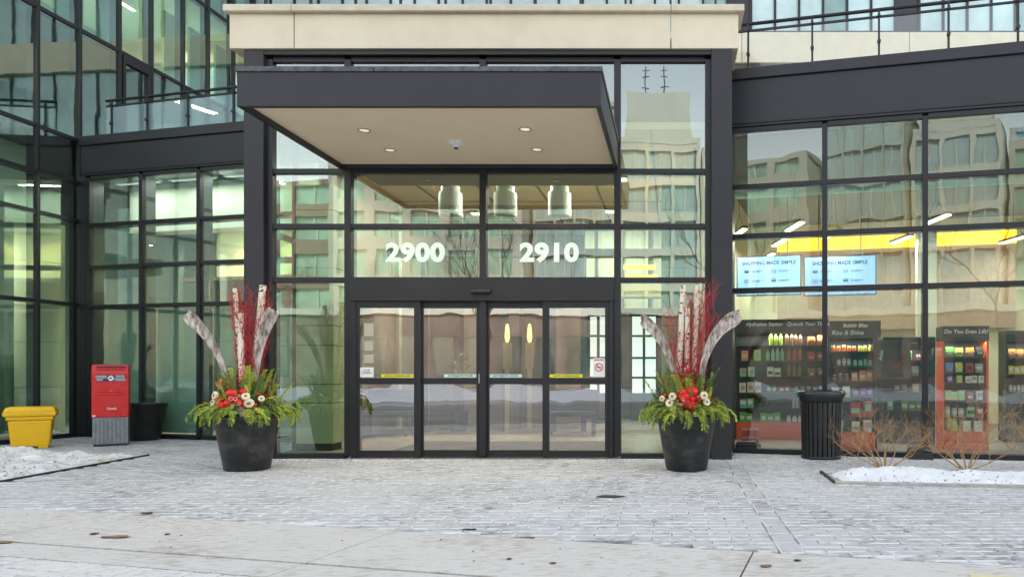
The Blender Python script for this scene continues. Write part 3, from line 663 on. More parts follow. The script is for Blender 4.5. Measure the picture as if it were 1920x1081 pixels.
def shelf_unit(d, px0, px1, zb, ztop, shelves, title, hdr, label, frame_m, base_m, depth=.38, titlesize=.11, rows=()):
    x0, x1 = (px0-1260)*d/1360, (px1-1260)*d/1360; W = (x1-x0)
    t = empty('shelf_unit', ((x0+x1)/2, d-10, 0), WA*.5, label, 'shelf')
    MB().box(-W/2, -W/2+.03, 0, depth, 0, ztop-hdr).build('side_panel', frame_m, t)
    MB().box(W/2-.03, W/2, 0, depth, 0, ztop-hdr).build('side_panel', frame_m, t)
    MB().box(-W/2+.031, W/2-.031, depth-.02, depth, 0, ztop-hdr).build('back_panel', M['black'], t)
    MB().box(-W/2+.031, W/2-.031, -.002, depth-.021, 0, zb).build('base', base_m, t)
    MB().box(-W/2, W/2, -.02, depth, ztop-hdr+.001, ztop).build('header_board', M['black'], t)
    n = len(title)
    for i, (s, fx) in enumerate(title):
        text('lettering', s, titlesize, (W*fx, -.024, ztop-min(.085,hdr*.5)), M['label_white'], t, off=.0012, ext=.0005, shear=.22)
    for z in shelves: MB().box(-W/2+.031, W/2-.031, .02, depth-.021, z-.02, z).build('shelf', M['black'], t)
    ca, sa = math.cos(WA*.5), math.sin(WA*.5)
    for (z, segs) in rows:
        for (fa, fb, kind, colr, s, what) in segs:
            xa, xb = -W/2+.04+fa*(W-.08), -W/2+.04+fb*(W-.08)
            wid = {'bottle':.074,'can':.072,'jar':.09,'bag':.13,'box':.105,'carton':.105}[kind]*s
            nn = max(1, int((xb-xa)/wid)); body, lid = pmesh(kind, colr, s)
            keepers = [q for q in range(nn) if nn < 3 or rnd.random() > .13]
            for i, q in enumerate(keepers):
                lx = xa+(q+.5)*(xb-xa)/nn+rnd.uniform(-.006,.006); ly = .02+.045*s+rnd.uniform(0,.03)
                wx = t.location.x+lx*ca-ly*sa; wy = t.location.y+lx*sa+ly*ca
                o = bpy.data.objects.new(KN[kind], body); COL.objects.link(o); o.location = (wx, wy, z+.001); o.rotation_euler.z = WA*.5+rnd.uniform(-.14,.14); o.scale = (1,1,rnd.uniform(.86,1.08))
                tag(o, (ORD[i]+' '+what) if len(keepers) > 1 else what, KN[kind].replace('_',' '), what)
                if lid is not None:
                    l_ = bpy.data.objects.new(lid.name.split('.')[0], lid); COL.objects.link(l_); l_.parent = o
                    if kind in ('box','carton','bag'):
                        l_.material_slots[0].link = 'OBJECT'; l_.material_slots[0].material = PM[LBL[(len(what)+int(z*10)) % len(LBL)]]; l_.scale = (rnd.uniform(.8,1.25),1,rnd.uniform(.7,1.2))
    area(t, (0, .05, ztop-hdr-.02), W*.9, .04, 2.4*W, (1,.97,.9)); 
    return t
shelf_unit(12.7, 1378, 1552, .30, 2.10, (.55,.82,1.10,1.38,1.65), (('Hydration Station',-.185),('Quench Your Thirst',.28)), .24,
    'long black drinks shelf headed Hydration Station and Quench Your Thirst', M['black'], orange, titlesize=.088, rows=(
    (1.65,((.30,.52,'bottle','lime',1.0,'lime green bottle on the top shelf under Hydration Station'),(.54,.74,'bottle','brown',1.0,'dark red bottle on the top shelf left of the mullion'),(.78,1,'bag','orange',1.0,'orange snack bag on the top drinks shelf beside the mullion'))),
    (1.38,((.02,.16,'box','pink',1.2,'pink box on the second drinks shelf at the far left'),(.18,.28,'box','lime',1.2,'lime and white box on the second drinks shelf'),(.32,.54,'bottle','mint',1.0,'pale mint bottle on the second drinks shelf'),(.56,.74,'bottle','red',1.0,'dark red bottle on the second drinks shelf'),(.78,1,'bag','red',1.0,'red snack bag on the second drinks shelf beside the mullion'))),
    (1.10,((.02,.30,'carton','mint',1.15,'mint green carton on the third drinks shelf'),(.34,.5,'box','white',1.1,'white box on the third drinks shelf'),(.56,.74,'bottle','brown',1.0,'brown bottle on the third drinks shelf'),(.78,1,'bag','brown',1.0,'brown snack bag on the third drinks shelf beside the mullion'))),
    (.82,((.02,.28,'carton','white',1.15,'white carton on the fourth drinks shelf'),(.33,.45,'can','green',1.0,'green can on the fourth drinks shelf'),(.47,.6,'can','red',1.0,'red can on the fourth drinks shelf'),(.64,.98,'jar','teal',1.0,'teal jar on the fourth drinks shelf'))),
    (.55,((.02,.28,'carton','teal',1.15,'teal carton on the fifth drinks shelf'),(.62,.98,'bottle','silver',.8,'small clear bottle on the fifth drinks shelf'))),
    (.301,((.02,.5,'carton','green',1.1,'green carton on the lowest drinks shelf'),(.55,.95,'jar','white',1.0,'white jar on the lowest drinks shelf'))),
    ))
shelf_unit(11.05, 1552, 1644, .27, 1.86, (.50,.80,1.05,1.28,1.50), (('Rise & Shine',-.1),), .16,
    'black shelf headed Rise & Shine with orange base behind the trash can', M['black'], orange, titlesize=.095, rows=(
    (1.50,((.02,.62,'jar','orange',.8,'small orange jar on the top shelf under Rise & Shine'),(.64,.98,'jar','yellow',.8,'small yellow jar on the top shelf under Rise & Shine'))),
    (1.28,((.02,.5,'can','silver',.9,'pale silver can on the second Rise & Shine shelf'),(.52,.98,'jar','mint',.8,'mint jar on the second Rise & Shine shelf'))),
    (1.05,((.02,.45,'jar','brown',.9,'brown jar on the third Rise & Shine shelf'),(.48,.98,'box','orange',1.0,'orange tea box on the third Rise & Shine shelf'))),
    (.80,((.02,.5,'bag','white',.9,'white bag on the fourth Rise & Shine shelf'),(.52,.98,'box','purple',.9,'purple box on the fourth Rise & Shine shelf'))),
    (.50,((.02,.4,'box','blue',1.3,'blue box on the fifth Rise & Shine shelf'),(.45,.98,'box','red',1.5,'large red food box on the fifth Rise & Shine shelf'))),
    (.271,((.02,.4,'bag','teal',1.0,'teal bag on the lowest Rise & Shine shelf'),(.45,.98,'carton','white',1.2,'white carton on the lowest Rise & Shine shelf'))),
    ))
bub = shelf_unit(12.9, 1556, 1650, .3, 2.09, (.6,.95,1.3,1.6), (('Bubbly Bliss',0),), .24, 'tall black drinks shelf headed Bubbly Bliss behind the Rise & Shine shelf', M['black'], orange, titlesize=.09)
shelf_unit(11.0, 1768, 1852, .28, 1.88, (.50,.76,1.02,1.18,1.42), (('Do You Even Lift?',0),), .22,
    'orange framed shelf headed Do You Even Lift? right of the second bare shrub', orange, orange, titlesize=.088, rows=(
    (1.42,((.02,.24,'bag','green',.9,'green bag hanging on the top row under Do You Even Lift?'),(.26,.5,'bag','lime',.9,'lime bag on the top row under Do You Even Lift?'),(.52,.74,'bag','orange',.9,'orange bag on the top row under Do You Even Lift?'),(.76,.98,'bag','black',.9,'black bag on the top row under Do You Even Lift?'))),
    (1.18,((.02,.24,'bag','blue',.9,'blue bag on the second row under Do You Even Lift?'),(.26,.5,'bag','yellow',.9,'yellow bag on the second row under Do You Even Lift?'),(.52,.74,'bag','red',.9,'red bag on the second row under Do You Even Lift?'),(.76,.98,'bag','silver',.9,'silver bag on the second row under Do You Even Lift?'))),
    (1.02,((.02,.24,'box','purple',.8,'purple bar box on the middle row of the orange framed shelf'),(.26,.5,'box','yellow',.8,'yellow bar box on the middle row of the orange framed shelf'),(.52,.98,'box','white',.8,'white bar box on the middle row of the orange framed shelf'))),
    (.76,((.02,.5,'box','yellow',.9,'yellow box on the fourth row of the orange framed shelf'),(.52,.74,'box','red',.9,'red box on the fourth row of the orange framed shelf'),(.76,.98,'box','white',.9,'white box on the fourth row of the orange framed shelf'))),
    (.50,((.02,.5,'can','silver',1.2,'silver can on the fifth row of the orange framed shelf'),(.52,.8,'carton','mint',1.1,'mint carton on the fifth row of the orange framed shelf'),(.82,.98,'box','red',1.0,'red box on the fifth row of the orange framed shelf'))),
    (.281,((.02,.4,'bag','lime',1.1,'lime bag on the lowest row of the orange framed shelf'),(.42,.98,'carton','white',1.2,'white carton on the lowest row of the orange framed shelf'))),
    ))
shelf_unit(12.0, 1656, 1752, .28, 1.76, (.55,.85,1.12,1.38), (('.................',0),), .16,
    'dark shelf with small dotted lettering between the two bare shrubs, beyond the glass', M['black'], M['wood'], titlesize=.07, rows=(
    (1.38,((.05,.3,'box','orange',1.0,'orange box on the top shelf of the dark unit between the shrubs'),(.35,.6,'bottle','green',.9,'green bottle on the top shelf of the dark unit between the shrubs'),(.65,.95,'jar','pink',.9,'pink jar on the top shelf of the dark unit between the shrubs'))),
    (1.12,((.05,.5,'carton','mint',.9,'mint carton on the second shelf of the dark unit between the shrubs'),(.55,.95,'bag','silver',.9,'silver bag on the second shelf of the dark unit between the shrubs'))),
    (.85,((.05,.5,'box','brown',.9,'brown box on the third shelf of the dark unit between the shrubs'),(.55,.95,'box','yellow',1,'yellow box on the third shelf of the dark unit between the shrubs'))),
    (.55,((.05,.95,'box','green',1,'green box on the fourth shelf of the dark unit between the shrubs'),))))
shelf_unit(12.2, 1888, 1990, .28, 1.88, (.55,.85,1.15,1.42), (), .18,
    'black and orange shelf cut by the right edge of the picture', M['black'], M['wood'], rows=(
    (1.42,((.02,.5,'bag','orange',.9,'orange bag on the top shelf of the rightmost unit'),(.5,.98,'jar','red',.9,'red jar on the top shelf of the rightmost unit'))),
    (1.15,((.02,.5,'box','yellow',.9,'yellow box on the second shelf of the rightmost unit'),(.5,.98,'box','brown',.9,'brown box on the second shelf of the rightmost unit'))),
    (.85,((.02,.98,'can','silver',.9,'silver can on the third shelf of the rightmost unit'),))))
# crate of red jars standing on the shop floor by the first mullion
for i in range(3):
    for j in range(2):
        p = at(1396+i*11, 820, 11.35)
        body, lid = pmesh('jar', 'red', 1.05)
        o = bpy.data.objects.new('jar', body); COL.objects.link(o); o.location = (p.x, p.y, .05+j*.125)
        tag(o, ('left','middle','right')[i]+' red jar in the '+('bottom','top')[j]+' row low behind the first shop pane', 'jar', 'stacked red jars on the shop floor')
        l_ = bpy.data.objects.new('lid', lid); COL.objects.link(l_); l_.parent = o
p = at(1407, 833, 11.35); st = MB().box(-.16,.16,-.07,.08,0,.049).build('plinth', M['black'], None, (p.x,p.y,.005)); tag(st, 'low black plinth under the stacked red jars behind the first shop pane', 'plinth')
# dark round red logo board on the glass
bd = empty('logo_board', at(1668, 672, 10.75), WA, 'dark brown board with a circled red 2A emblem behind the shop glass', 'sign')
MB().box(-.22,.30,0,.03,-.30,.28).build('board', mat('brown_board',(.06,.035,.03),.5), bd)
rg = MB(); rg.tube([(.09+.125*math.cos(a),-.006,-.10+.125*math.sin(a)) for a in [2*math.pi*k/28 for k in range(25)]], .006, 4, False); rg.build('emblem_ring', M['redprint'], bd)
text('lettering', '2A', .13, (.09,-.005,-.10), M['redprint'], bd, shear=.2)
text('lettering', 'Atlas', .08, (-.12,-.005,.05), M['label_white'], bd, rot=(math.pi/2, R(-85), 0), shear=.2)
# blue sign hanging at the far right
bs = empty('blue_letter_sign', at(1912, 232, 10.3), WA, 'light blue letter shaped sign cut by the upper right edge behind the glass', 'sign')
MB().box(-.02,.3,0,.04,-.20,.22).box(-.10,-.021,0,.04,-.22,-.14).build('letter', mat('sky_blue_sign',(.12,.42,.70),.5), bs)
# bait station boxes at the foot of the mullions
for k, (px, py, wd) in enumerate(((1401, 849, .33), (1729, 861, .33))):
    p = gnd(px, py); t = empty('bait_station', (p.x, p.y+.09, 0), WA, ('black plastic bait box on the paving between the dark column and the trash can', 'black plastic bait box at the mullion foot behind the first bare shrub')[k], 'bait box', 'black bait boxes along the shop glass')
    MB().taper((0,0), 0, .10, wd/2, .09, wd/2-.01, .08).build('box_base', M['black'], t, bevel=.01)
    MB().taper((0,0), .102, .17, wd/2+.003, .093, wd/2-.03, .06).build('lid', M['black'], t, bevel=.015)

# ------------------------------------------------------------------ left wing
wlft = empty('glass_wing_building', (-10.71, 3.3, 0), WA, 'low dark framed glass wing behind the red mailbox, left of the entrance', 'building')
ML = [.06, 1.253, 2.508, 3.76, 5.0]
curtain(wlft, ML, [.035, 2.37, 3.09, 3.86, 4.72], M['g_wing'], mw=.075, out=.05, inn=.22)
MB().box(-.13,.02,-.06,.25,0,4.76).build('corner_post', M['frame'], wlft, bevel=.006)
MB().box(-.1, 5.2, -.06, .35, 4.76, 5.30).build('fascia_panel', M['fascia'], wlft, bevel=.006)
MB().box(-.1, 5.2, -.075, -.061, 4.80, 4.82).build('fascia_trim', M['frame'], wlft)
MB().box(-.1, 5.2, -.10, .45, 5.302, 5.47).build('coping', M['fascia'], wlft, bevel=.008)
MB().box(-.1, 5.2, .36, 4.3, 5.2, 5.3).build('roof', M['ground'], wlft)
MB().box(-.1, 5.2, .2, 5, -.02, .004).build('floor', M['tile'], wlft)
for i in range(4):
    a, b = ML[i]+.05, ML[i+1]-.05
    for z0, z1 in ((.08,.895),(.905,1.725),(1.735,2.40)):
        MB().box(a, b, .30, .33, z0, z1).build('back_panel', M['green'], wlft)
MB().box(0, 4.55, .8, 1.1, 3.91, 4.76).build('bulkhead', M['inwhite'], wlft)
MB().box(0, 4.55, .78, 1.12, 3.865, 3.905).build('bulkhead_trim', M['white'], wlft)
MB().box(0, 4.55, 1.1, 2.8, 4.30, 4.38).build('ceiling', M['inwall'], wlft)
MB().box(0, 4.55, 2.8, 2.9, 0, 5.15).build('back_wall', M['inwall'], wlft)
MB().box(.75, 4.55, 1.6, 1.8, 0, 3.0).build('wood_partition', M['wood'], wlft)
MB().box(.5, 4.55, 1.5, 1.85, 3.001, 3.07).build('partition_cap', M['wood'], wlft)
def wloc(o, x, y, z):
    a = WA; return Vector((o.location.x+x*math.cos(a)-y*math.sin(a), o.location.y+x*math.sin(a)+y*math.cos(a), z))
for k, x in enumerate((1.0, 2.1, 3.1, 4.0)):
    p = wloc(wlft, x, 2.35, 4.29)
    t = empty('downlight_lamp', p, 0, ('first','second','third','fourth')[k]+' ceiling downlight from the left, washing the cream wall in the left wing', 'light', 'wall washing downlights in the left wing')
    MB().lathe([(.09,0),(.09,-.012)], 20).build('trim_ring', M['white'], t); MB().lathe([(.07,-.013),(.07,-.016)], 16).build('lens', glow, t)
    s = bpy.data.lights.new('lamp_light', 'SPOT'); s.energy = 26; s.spot_size = R(80); s.spot_blend = .5; s.color = (1,.72,.22); s.shadow_soft_size = .05
    o = bpy.data.objects.new('lamp_light', s); COL.objects.link(o); o.parent = t; o.location = (0,0,-.03); o.rotation_euler = (R(22),0,0)
for k, x in enumerate((.65, 1.9, 3.1, 4.3)):  # fill lamps added behind the top of the glass to brighten the bulkhead
    p = wloc(wlft, x, .42, 4.70)
    t = empty('fill_light', p, WA, ('first','second','third','fourth')[k]+' white fill lamp added above the glass of the left wing, counted from the corner', 'light', 'added fill lamps in the left wing')
    MB().box(-.5,.5,-.05,.05,0,.05).build('lamp_housing', M['white'], t); MB().box(-.48,.48,-.04,.04,-.006,-.001).build('diffuser', dimglow, t)
    area(t, (0,0,-.02), .9, .1, 4.0, (1,.97,.85))
for k, x in enumerate((.9, 2.4, 3.9)):
    p = wloc(wlft, x, 1.28, 4.29)
    t = empty('ceiling_light', p, 0, ('left','middle','right')[k]+' round ceiling light inside the left glass wing near the glass', 'light', 'front ceiling lights in the left wing')
    MB().lathe([(.12,0),(.12,-.015)], 20).build('trim_ring', M['white'], t); MB().lathe([(.10,-.016),(.10,-.02)], 16).build('lens', glow, t)
    area(t, (0,0,-.04), .3, .3, 22, (1,.93,.72))

# ------------------------------------------------------------------ left tower (glass wall running away from the eye)
TA = R(87.1)
tw = empty('glass_tower', (-10.90, 3.36, 0), TA, 'tall green glass tower wall at the left edge of the picture', 'building')
txs = [-4.35,-3.48,-2.61,-1.74,-.87,-.03,.87,1.69,2.6,3.4,4.3,5.1]
def tcurtain(xs, zs, **k): curtain(tw, xs, zs, M['g_tower'], mw=.06, out=.045, inn=.16, edge=True, **k)
tcurtain(txs[:6], [.035, 2.41, 3.94, 4.63, 5.42, 7.47, 9.58, 11.7, 13.8])
tcurtain(txs[6:], [5.42, 7.47, 9.58, 11.7, 13.8])
for z0, z1 in ((5.42,7.47),(7.47,9.58),(9.58,11.7),(11.7,13.8)):
    pane(tw, 0, .84, z0+.035, z1-.035, M['g_tower'])
    MB().box(0,.84,-.03,.13,z0-.035,z0+.035).build('transom', M['frame'], tw)
# balcony door frame
MB().box(.93, .99, -.06, .05, 5.46, 7.42).box(1.57,1.63,-.06,.05,5.46,7.42).box(.99,1.57,-.06,.05,7.28,7.42).build('balcony_door', M['frame'], tw, bevel=.004)
# interior of the tower
for z in (5.36, 7.5, 9.6, 11.7, 13.75):
    MB().box(-4.4, 5.1, .18, 5, z, z+.12).build('floor_slab', M['inwhite'] if z > 6 else M['darkin'], tw)
MB().box(-4.4, 5.1, 3.6, 3.7, 0, 13.8).build('back_wall', M['teal'], tw)
MB().box(-4.4, 0, .2, 5, -.02, .004).build('floor', M['tile'], tw)
MB().box(-4.4, -.1, .9, 1.3, 3.95, 5.3).build('bulkhead', M['inwhite'], tw)
MB().box(-4.4, -.1, 2.2, 2.4, 0, 2.9).build('wood_partition', M['wood'], tw)
MB().box(-4.4, -.1, 2.9, 3.0, 2.9, 5.3).build('upper_wall', M['inwall'], tw)
for a, b in ((-.28,.28),(-1.55,-1.0),(-2.8,-2.25),(-4.1,-3.5)):
    zz = [.1,.9,1.73,2.4,3.2,3.94]
    for z0, z1 in zip(zz[:-1], zz[1:]): MB().box(a, b, .55, 1.0, z0+.006, z1-.006).build('column_panel', M['inwall'], tw)
for i in range(5):
    a, b = txs[i]+.04, txs[i+1]-.04
    for z0, z1 in ((.08,.895),(.905,1.5)): MB().box(a, b, 1.05, 1.08, z0, z1).build('back_panel', M['green'], tw)
for i in range(11):
    for z in (7.6, 9.7, 11.8):
        if rnd.random() < .45: MB().box(txs[i]+.1, txs[i]+.1+rnd.uniform(.3,.6), .5, .56, z, z+1.6).build('curtain', M['inwall'] if rnd.random()<.15 else M['teal'], tw)
for k, (x, z) in enumerate(((-3.0,7.42),(1.2,9.5),(3.0,9.5),(4.5,9.5))):
    c_, s_ = math.cos(TA), math.sin(TA)
    t = empty('ceiling_light', (tw.location.x+x*c_-1.6*s_, tw.location.y+x*s_+1.6*c_, z), TA, ('pale ceiling light above the balcony level, nearest in the left glass tower','first','second','third')[k]+('' if k == 0 else ' yellowish ceiling light on the upper floor of the left glass tower'), 'light', 'ceiling lights in the left tower')
    MB().box(-.22,.22,-.06,.06,-.05,0).build('lamp_housing', M['white'], t); MB().box(-.2,.2,-.05,.05,-.06,-.051).build('diffuser', glow, t)
    area(t, (0,0,-.08), .9, .2, 7, (1,.95,.7))
t = empty('ceiling_light', (-12.2, 1.8, 3.9), 0, 'pale ceiling light behind the lowest floor glass of the left tower', 'light')
MB().lathe([(.12,0),(.12,-.015)], 20).build('trim_ring', M['white'], t); MB().lathe([(.10,-.016),(.10,-.02)], 16).build('lens', glow, t)
area(t, (0,0,-.04), .5, .5, 26, (1,.95,.75))

# ------------------------------------------------------------------ balcony railings
def railing(name, o, x0, x1, y, zb, zt, posts, label, gm):
    p = Vector((o.location.x+x0*math.cos(WA)-y*math.sin(WA), o.location.y+x0*math.sin(WA)+y*math.cos(WA), zb))
    t = empty(name, p, WA, label, 'railing'); L = x1-x0; H = zt-zb
    MB().tube([(0,0,H),(L,0,H)], .026, 10).build('top_rail', M['frame'], t, smooth=True)
    MB().box(0, L, -.012, .012, H-.115, H-.085).build('lower_rail', M['frame'], t)
    ps = [q-x0 for q in posts]
    for q in ps:
        po = MB().box(q-.014, q+.014, -.045, -.017, 0, H-.02).build('post', M['frame'], t)
        MB().tube([(q,-.07,H*.36),(q,-.016,H*.36)], .026, 10).build('clamp', M['black'], po)
        MB().tube([(q,-.07,H-.10),(q,-.016,H-.10)], .022, 10).build('clamp', M['black'], po)
    e = [0]+ps+[L]
    for a, b in zip(e[:-1], e[1:]):
        if b-a > .05: MB().box(a+.008, b-.008, -.006, .006, .03, H-.125).build('glass_panel', gm, t)
railing('balcony_railing', wlft, .28, 3.6, .12, 5.475, 6.16, [.44, 1.25, 2.15, 3.12], 'glass railing with dark posts on the roof edge of the left wing', M['g_rail'])
railing('balcony_railing', wr, -.5, 8.2, .12, 5.605, 6.33, [.17, 1.10, 2.03, 2.96, 3.85, 4.8, 5.7, 6.6, 7.5], 'clear glass railing with dark posts on the roof edge of the shop wing', M['g_rail2'])

# ------------------------------------------------------------------ apartment tower behind
gl_far = mat('far_window_glass', (.20,.33,.33), .12, var=.35, vscale=.6, spec=.9)
gl_far2 = mat('far_window_glass_pale', (.45,.60,.62), .15, var=.3, vscale=.5, spec=.9)
ap = empty('apartment_tower', (0, 8.6, 0), 0, 'cream banded apartment tower rising behind the shop roof at upper right', 'building')
ax0, ax1 = -24, 24  # left end stretched out of view to keep the sun off the left wing
MB().box(ax0, ax1, .5, 9, 0, 36).build('tower_core', M['teal'], ap)
for f in range(11):
    z = 6.1+3*f
    e = ax0
    while e < ax1-.5:
        q = min(ax1, e+(4.3 if f == 1 else 6.7)); MB().box(e, q-.015, 0, .5, z, z+.78).build('spandrel_panel', M['cream'], ap, bevel=.01 if f < 3 else 0); e = q
pn = MB(); fr = MB()
for f in range(11):
    z = 6.88+3*f; x = ax0
    while x < ax1-.7:
        w_ = .62
        near = f in (0,1,2) and -.2 < x < 10
        grey = int(x*1.7+f) % 7 in (3,)
        if near:
            fw = MB().box(x-.03, x+.03, .1, .2, z, z+2.2).box(x+.031, x+w_-.031, .1, .2, z, z+.08).box(x+.031, x+w_-.031, .1, .2, z+2.12, z+2.2).build('window', M['frame'], ap)
            MB().box(x+.03, x+w_-.03, .14, .16, z+.08, z+2.12).build('pane', (M['fascia'] if grey else gl_far2 if int(x*3+f)%3 else gl_far), fw)
        else:
            fr.box(x-.03, x+.03, .1, .2, z, z+2.2); pn.box(x+.03, x+w_-.03, .14, .16, z, z+2.2)
        x += w_
tag(pn.build('window_panes', gl_far2, ap), kind='stuff'); tag(fr.build('window_frames', M['frame'], ap), kind='stuff')
for f in range(1, 10):
    MB().box(-3, 1.0, -1.3, 0, 5.9+3*f, 6.08+3*f).build('balcony_slab', M['cream'], ap)

# ------------------------------------------------------------------ buildings across the street (seen mirrored in the glass)
def tower(name, x0, x1, y, depth, h, fl, bay, wallm, glm, label, fr_w=.35, sp=.9, base=5, cat='building', rz=0):
    t = empty(name, ((x0+x1)/2, y, 0), rz, label, cat); W = x1-x0
    MB().box(-W/2+.3, W/2-.3, -depth, -.4, 0, h-.3).build('glazing', glm, t)
    MB().box(-W/2, W/2, -depth-.2, 0, h-.5, h).build('roof_slab', wallm, t)
    g_ = MB(); n = max(1, int(W/bay)); 
    for i in range(n+1):
        x = -W/2+fr_w/2+i*(W-fr_w)/n; g_.box(x-fr_w/2, x+fr_w/2, -.4, 0, 0, h-.5)
    tag(g_.build('wall_piers', wallm, t), kind='stuff')
    s_ = MB(); z = base
    while z < h-1: s_.box(-W/2+.02, W/2-.02, -.39, -.05, z, z+sp); z += fl
    for k in range(2):
        xx = -W/2 if k == 0 else W/2-.3
    tag(s_.build('spandrel_bands', wallm, t), kind='stuff')
    m_ = MB()
    for i in range(n*2+1):
        x = -W/2+.2+i*(W-.4)/(n*2); m_.box(x-.06, x+.06, -.40, -.25, 0, h-.5)
    tag(m_.build('window_bars', palec, t), kind='stuff')
    MB().box(-W/2, -W/2+.3, -depth, -.4, 0, h-.3).box(W/2-.3, W/2, -depth, -.4, 0, h-.3).build('side_wall', wallm, t)
    return t
beige = mat('beige_facade', (.36,.37,.32), .85, var=.1, vscale=.3); taupe = mat('brown_facade', (.22,.16,.125), .85, var=.15, vscale=.4)
palec = mat('pale_facade', (.44,.47,.43), .8, var=.08, vscale=.2)
gA = mat('reflected_glazing_green', (.20,.36,.28), .15, var=.5, vscale=.35, spec=.9); gB = mat('reflected_glazing_pale', (.30,.42,.44), .08, var=.2, vscale=.1, spec=1); gC = mat('reflected_glazing_dark', (.05,.08,.08), .1, var=.4, vscale=.4, spec=.9)
tower('street_tower', -4.5, 2.4, -52, 14, 21.2, 3.0, 2.3, palec, gB, 'pale tower with a stepped roof mirrored in the tall pane right of the canopy', fr_w=.3, sp=.7)
tower('street_tower', -11.5, -4.7, -50, 16, 23.5, 2.9, 1.7, beige, gB, 'pale glass tower with a fine beige grid mirrored in the second shop bay', fr_w=.15, sp=.18)
tower('street_tower', -27, -11.8, -47, 14, 19, 2.9, 3.0, beige, gA, 'beige gridded apartment block mirrored above the house numbers', fr_w=.7, sp=.9)
tower('street_tower', 2.7, 16, -56, 12, 21.5, 2.9, 2.6, beige, gA, 'beige and green apartment block mirrored beside the right entrance column', fr_w=.5, sp=.8)
tower('street_tower', -44, -27.3, -50, 14, 17, 3.0, 3.4, taupe, gA, 'brown framed apartment block mirrored low in the entrance glass', fr_w=.9, sp=1.0)
tower('street_tower', -60, -46, -30, 14, 30, 3.0, 2.4, palec, gC, 'dark glass tower with pale bands mirrored in the left entrance pane', fr_w=.4, sp=.8)
tower('street_tower', 17, 44, -60, 14, 17, 3.0, 3.2, palec, gA, 'low pale block mirrored at the right side of the shop glass', fr_w=.6, sp=.9)
MB().box(-4.0, 1.6, -60, -53, 21.25, 25.4).build('rooftop_plant_room', palec, None); tag(bpy.data.objects['rooftop_plant_room'], 'pale rooftop plant room mirrored at the top of the tall right pane', 'building')
for x in (-2.3, -.6):
    m_ = MB(); m_.tube([(0,0,0),(0,0,3.0)], .06, 5)
    for z in (1.2, 2.0, 2.6): m_.tube([(-.35,0,z),(.35,0,z)], .04, 4)
    tag(m_.build('antenna_mast', M['darkin'], None, (x,-55,25.4)), ('left' if x < -1 else 'right')+' thin antenna mast on the rooftop mirrored in the tall right pane', 'antenna', 'rooftop antenna masts')
pod = empty('brown_podium', (-10, -42, 0), 0, 'low brown building with pale frames mirrored in the sliding doors', 'building')
MB().box(-32, 26, -4, 0, 0, 5.2).build('wall', mat('podium_brown', (.12,.105,.095), .85, var=.35, vscale=.5), pod)
MB().box(-32.3, 26.3, -4.2, .3, 5.2, 5.7).build('roof_slab', palec, pod)
for i in range(24): 
    MB().box(-31+i*2.4, -29.6+i*2.4, .0, .06, .9, 3.6).build('window', gC, pod)
# snowbank along the far kerb
sb = MB(); nx = 120
vs = []; fs = []
for i in range(nx+1):
    x = -45+i*.75
    for j in range(7):
        v = j/6; h = math.sin(math.pi*v)*max(.05,.35+.9*noise.noise(Vector((x*.55, v*3, 3)))+.4*noise.noise(Vector((x*1.7, v*5, 7)))) 
        vs.append((x, -19-v*3, max(0,h)-.02))
for i in range(nx):
    for j in range(6): a = i*7+j; fs.append((a, a+7, a+8, a+1))
sb.add(vs, fs); tag(sb.build('snowbank', M['snow'], None, smooth=True), kind='stuff')

# ------------------------------------------------------------------ plants
twig_m = mat('tan_twig', (.36,.19,.085), .75, col2=(.50,.33,.16), vscale=9)
bark_m = mat('dark_bark', (.10,.08,.065), .9, var=.3, vscale=10)
def branch(mb, p, d, L, r, depth, rg, n=4, spread=.6, up=.15, minr=.0012):
    pts = [p.copy()]; rad = [r]; q = p.copy(); dd = d.normalized()
    for i in range(n):
        dd = (dd + Vector((rg.uniform(-1,1),rg.uniform(-1,1),rg.uniform(-.7,1)))*.24 + Vector((0,0,up*.3))).normalized()
        q = q + dd*(L/n); pts.append(q.copy()); rad.append(r*(1-.5*(i+1)/n))
        if depth > 0 and i > 0 and rg.random() < .75:
            side = Vector((rg.uniform(-1,1),rg.uniform(-1,1),rg.uniform(-.2,.8))).normalized()
            branch(mb, q, (dd+side*spread).normalized(), L*rg.uniform(.45,.75), rad[-1]*.75, depth-1, rg, n, spread, up)
    mb.tube(pts, [max(minr, x) for x in rad], 4 if r < .02 else 7, False)
    if depth > 0:
        for _ in range(2):
            side = Vector((rg.uniform(-1,1),rg.uniform(-1,1),rg.uniform(-.3,.6))).normalized()
            branch(mb, q, (dd+side*spread).normalized(), L*rg.uniform(.5,.75), rad[-1], depth-1, rg, n, spread, up)
def shrub(px, py, H, seed, label, nst=11, m=None, dense=3):
    rg = random.Random(seed); p = gnd(px, py)
    t = empty('bare_shrub', (p.x, p.y, .03), 0, label, 'shrub', 'bare shrubs in the right snow bed')
    for i in range(nst-2):
        a = 2*math.pi*i/nst+rg.uniform(-.3,.3); tl = rg.uniform(.5,1.7)
        mb = MB(); d = Vector((math.cos(a)*tl, math.sin(a)*tl*.8, 1))
        branch(mb, Vector((math.cos(a)*.05, math.sin(a)*.05, -.02)), d, H*rg.uniform(.42,.6), .0095, dense, rg, 3, .95, .05, .0020)
        mb.build('stem', m or twig_m, t, smooth=True)
shrub(1660, 880, .72, 3, 'bare tan shrub in the snow bed just right of the trash can', 12)
shrub(1812, 882, .78, 8, 'bare shrub in the snow bed before the Do You Even Lift? shelf', 12)
shrub(1985, 884, .75, 12, 'bare tan shrub cut off by the right edge of the picture', 10)
bt = 0
